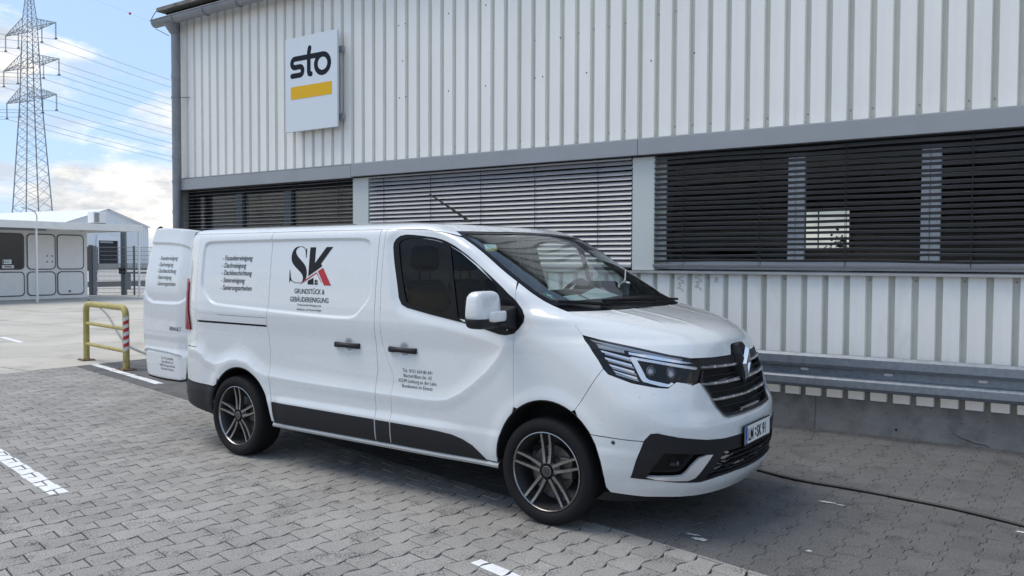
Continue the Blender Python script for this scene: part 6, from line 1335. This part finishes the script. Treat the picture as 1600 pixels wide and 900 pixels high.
# ---- underbody, arches
MB().box(-.78, 3.60, -.50, .50, .24, .30).box(.62, 2.55, -.86, .86, .285, .345).build('underbody', M['under'], van)
for cx_ in (.06, 3.118):
    for s in (-1, 1):
        m = MB(); pts = ell_arc(cx_, .33, .425, .465, 176, 4, 20); yo = lambda x, z: float(-side_pt([x], [max(z, .34)])[0][1]) - .045; vs = [(x, s * yo(x, z), z) for x, z in pts] + [(x, s * .55, z) for x, z in pts]; n = len(pts)
        m.add(vs, [(i, i + 1, n + i + 1, n + i) for i in range(n - 1)]); m.add([(x, s * .55, z) for x, z in pts], [tuple(range(n))]); m.build('wheel_arch_liner', M['under'], van, smooth=60)
        m = MB(); cl = ell_arc(cx_ if cx_ > 1 else .068, .36, .388, .424 if cx_ > 1 else .388, 184, -4, 30); P_ = []
        for x, z in cl[1:-1]: q = side_pt([x], [max(z, .34)], -.008)[0]; P_.append((q[0], s * -q[1] if s > 0 else q[1], z))
        m.tube(P_, .007, 6); m.build('arch_lip', WH if False else M['plastic'], van, smooth=60)
m = MB(); ys = np.linspace(-.80, .80, 30); 
pth = [(a, .262) for a in np.linspace(.36, math.pi - .36, 40)]; Pq = S(np.array([p[0] for p in pth]), np.array([p[1] for p in pth])); m.add([tuple(p - np.array([.035, -.03 * np.sign(-p[1]) * 0, 0])) for p in Pq] + [tuple(p - np.array([.10, 0, .055])) for p in Pq], [(i, i + 1, 41 + i, 40 + i) for i in range(39)]); m.build('chin_spoiler', M['plastic'], van, smooth=50)
MB().box(-.93, -.86, -.70, .70, .34, .56).build('rear_bumper', M['plastic'], van, bevel=.02)
# ---- wheels
RT, RR = .335, .249
def wheel(cx_, s):
    wl = empty('wheel', (cx_, s * .93, RT)); wl.parent = van; wl.scale = (1, s, 1)
    # local y>0 is outward
    pr = [(.245, -.19), (.30, -.205), (.322, -.20), (RT - .003, -.175), (RT, -.10), (RT, -.03), (RT - .004, .0), (RT - .012, .014), (.300, .026), (.270, .024), (.256, .012), (.250, .002), (.244, -.01)]
    m = MB().lathe(pr, 'y', 56)
    m.build('tyre', M['tyre'], wl, smooth=40)
    m = MB()
    for q in (-.155, -.105, -.055): m.lathe([(RT + .0005, q - .005), (RT - .006, q - .003), (RT - .006, q + .003), (RT + .0005, q + .005)], 'y', 56)
    m.build('tread_groove', M['black'], wl)
    MB().lathe([(.251, .004), (.249, .012), (.243, .014), (.238, .008), (.236, .0)], 'y', 64).build('rim_lip', M['alloy'], wl, smooth=50)
    MB().lathe([(.238, .004), (.230, -.02), (.218, -.06), (.214, -.15), (.16, -.165), (.0005, -.165)], 'y', 48).build('rim_barrel', M['alloy_dark'], wl, smooth=50)
    MB().lathe([(.150, -.105), (.150, -.085), (.085, -.083), (.083, -.06), (.0005, -.06)], 'y', 36).build('brake_disc', M['brake'], wl, smooth=40)
    MB().box(.05, .15, -.13, -.06, -.05, .09).build('brake_caliper', M['brake'], wl, bevel=.012)
    MB().lathe([(.062, -.05), (.062, -.022), (.050, -.012), (.046, -.010)], 'y', 30).build('hub', M['alloy_dark'], wl, smooth=40)
    MB().lathe([(.034, -.02), (.034, -.004), (.030, .0), (.0005, .001)], 'y', 28).build('centre_cap', M['alloy_dark'], wl, smooth=40)
    MB().lathe([(.0335, -.006), (.0335, -.001), (.030, -.0005)], 'y', 28).build('cap_ring', M['alloy'], wl, smooth=40)
    for k in range(5):
        a = R(92 + 72 * k)
        mb = MB(); md_ = MB()
        for sd in (-1, 1):
            secs = []
            for i in range(9):
                t = i / 8; r = .050 + (.240 - .050) * t; lat = sd * (.017 + .013 * t + .003 * math.sin(math.pi * t)); hw_ = .0072 + .0030 * (1 - t); y = -.006 - .012 * math.sin(math.pi * t) * .8 + .012 * t; dpt = .040 - .012 * t
                c_, s_ = math.cos(a), math.sin(a); rad = np.array([c_, 0, s_]); tan = np.array([-s_, 0, c_]); b = rad * r + tan * lat
                secs.append([b + tan * (-hw_) + np.array([0, y, 0]), b + tan * hw_ + np.array([0, y, 0]), b + tan * (hw_ * 1.25) + np.array([0, y - dpt, 0]), b - tan * (hw_ * 1.25) + np.array([0, y - dpt, 0])])
            n = len(secs); V_ = [p for q in secs for p in q]
            md_.add(V_, [(i * 4 + j, i * 4 + (j + 1) % 4, (i + 1) * 4 + (j + 1) % 4, (i + 1) * 4 + j) for i in range(n - 1) for j in (1, 2, 3)])
            mb.add([p + np.array([0, .0008, 0]) for q in secs for p in q[:2]], [(i * 2, i * 2 + 1, (i + 1) * 2 + 1, (i + 1) * 2) for i in range(n - 1)])
        sp = MB(); sp.v, sp.f = md_.v, md_.f; sp.mi = [0] * len(md_.f); sp.cur = 1; sp.add(mb.v, mb.f); sp.build('spoke', [M['alloy_dark'], M['alloy']], wl)
        a2 = a + R(36); MB().lathe([(.0085, .008), (.0085, .0), (.004, -.004)], 'y', 8, (.040 * math.cos(a2), -.014, .040 * math.sin(a2))).build('wheel_bolt', M['alloy_dark'], wl)
        # web between the twin spokes at the hub
        c_, s_ = math.cos(a), math.sin(a); w2 = []
        for r, l in ((.046, -.022), (.046, .022), (.090, .010), (.090, -.010)): w2.append((c_ * r - s_ * l, -.020, s_ * r + c_ * l))
        w3 = [(x, -.05, z) for x, _, z in w2]; MB().add(w2 + w3, [(0, 1, 2, 3), (4, 7, 6, 5), (0, 4, 5, 1), (1, 5, 6, 2), (2, 6, 7, 3), (3, 7, 4, 0)]).build('spoke_web', M['alloy_dark'], wl)
    return wl
for cx_ in (0.0, 3.098):
    for s in (-1, 1): wheel(cx_, s)
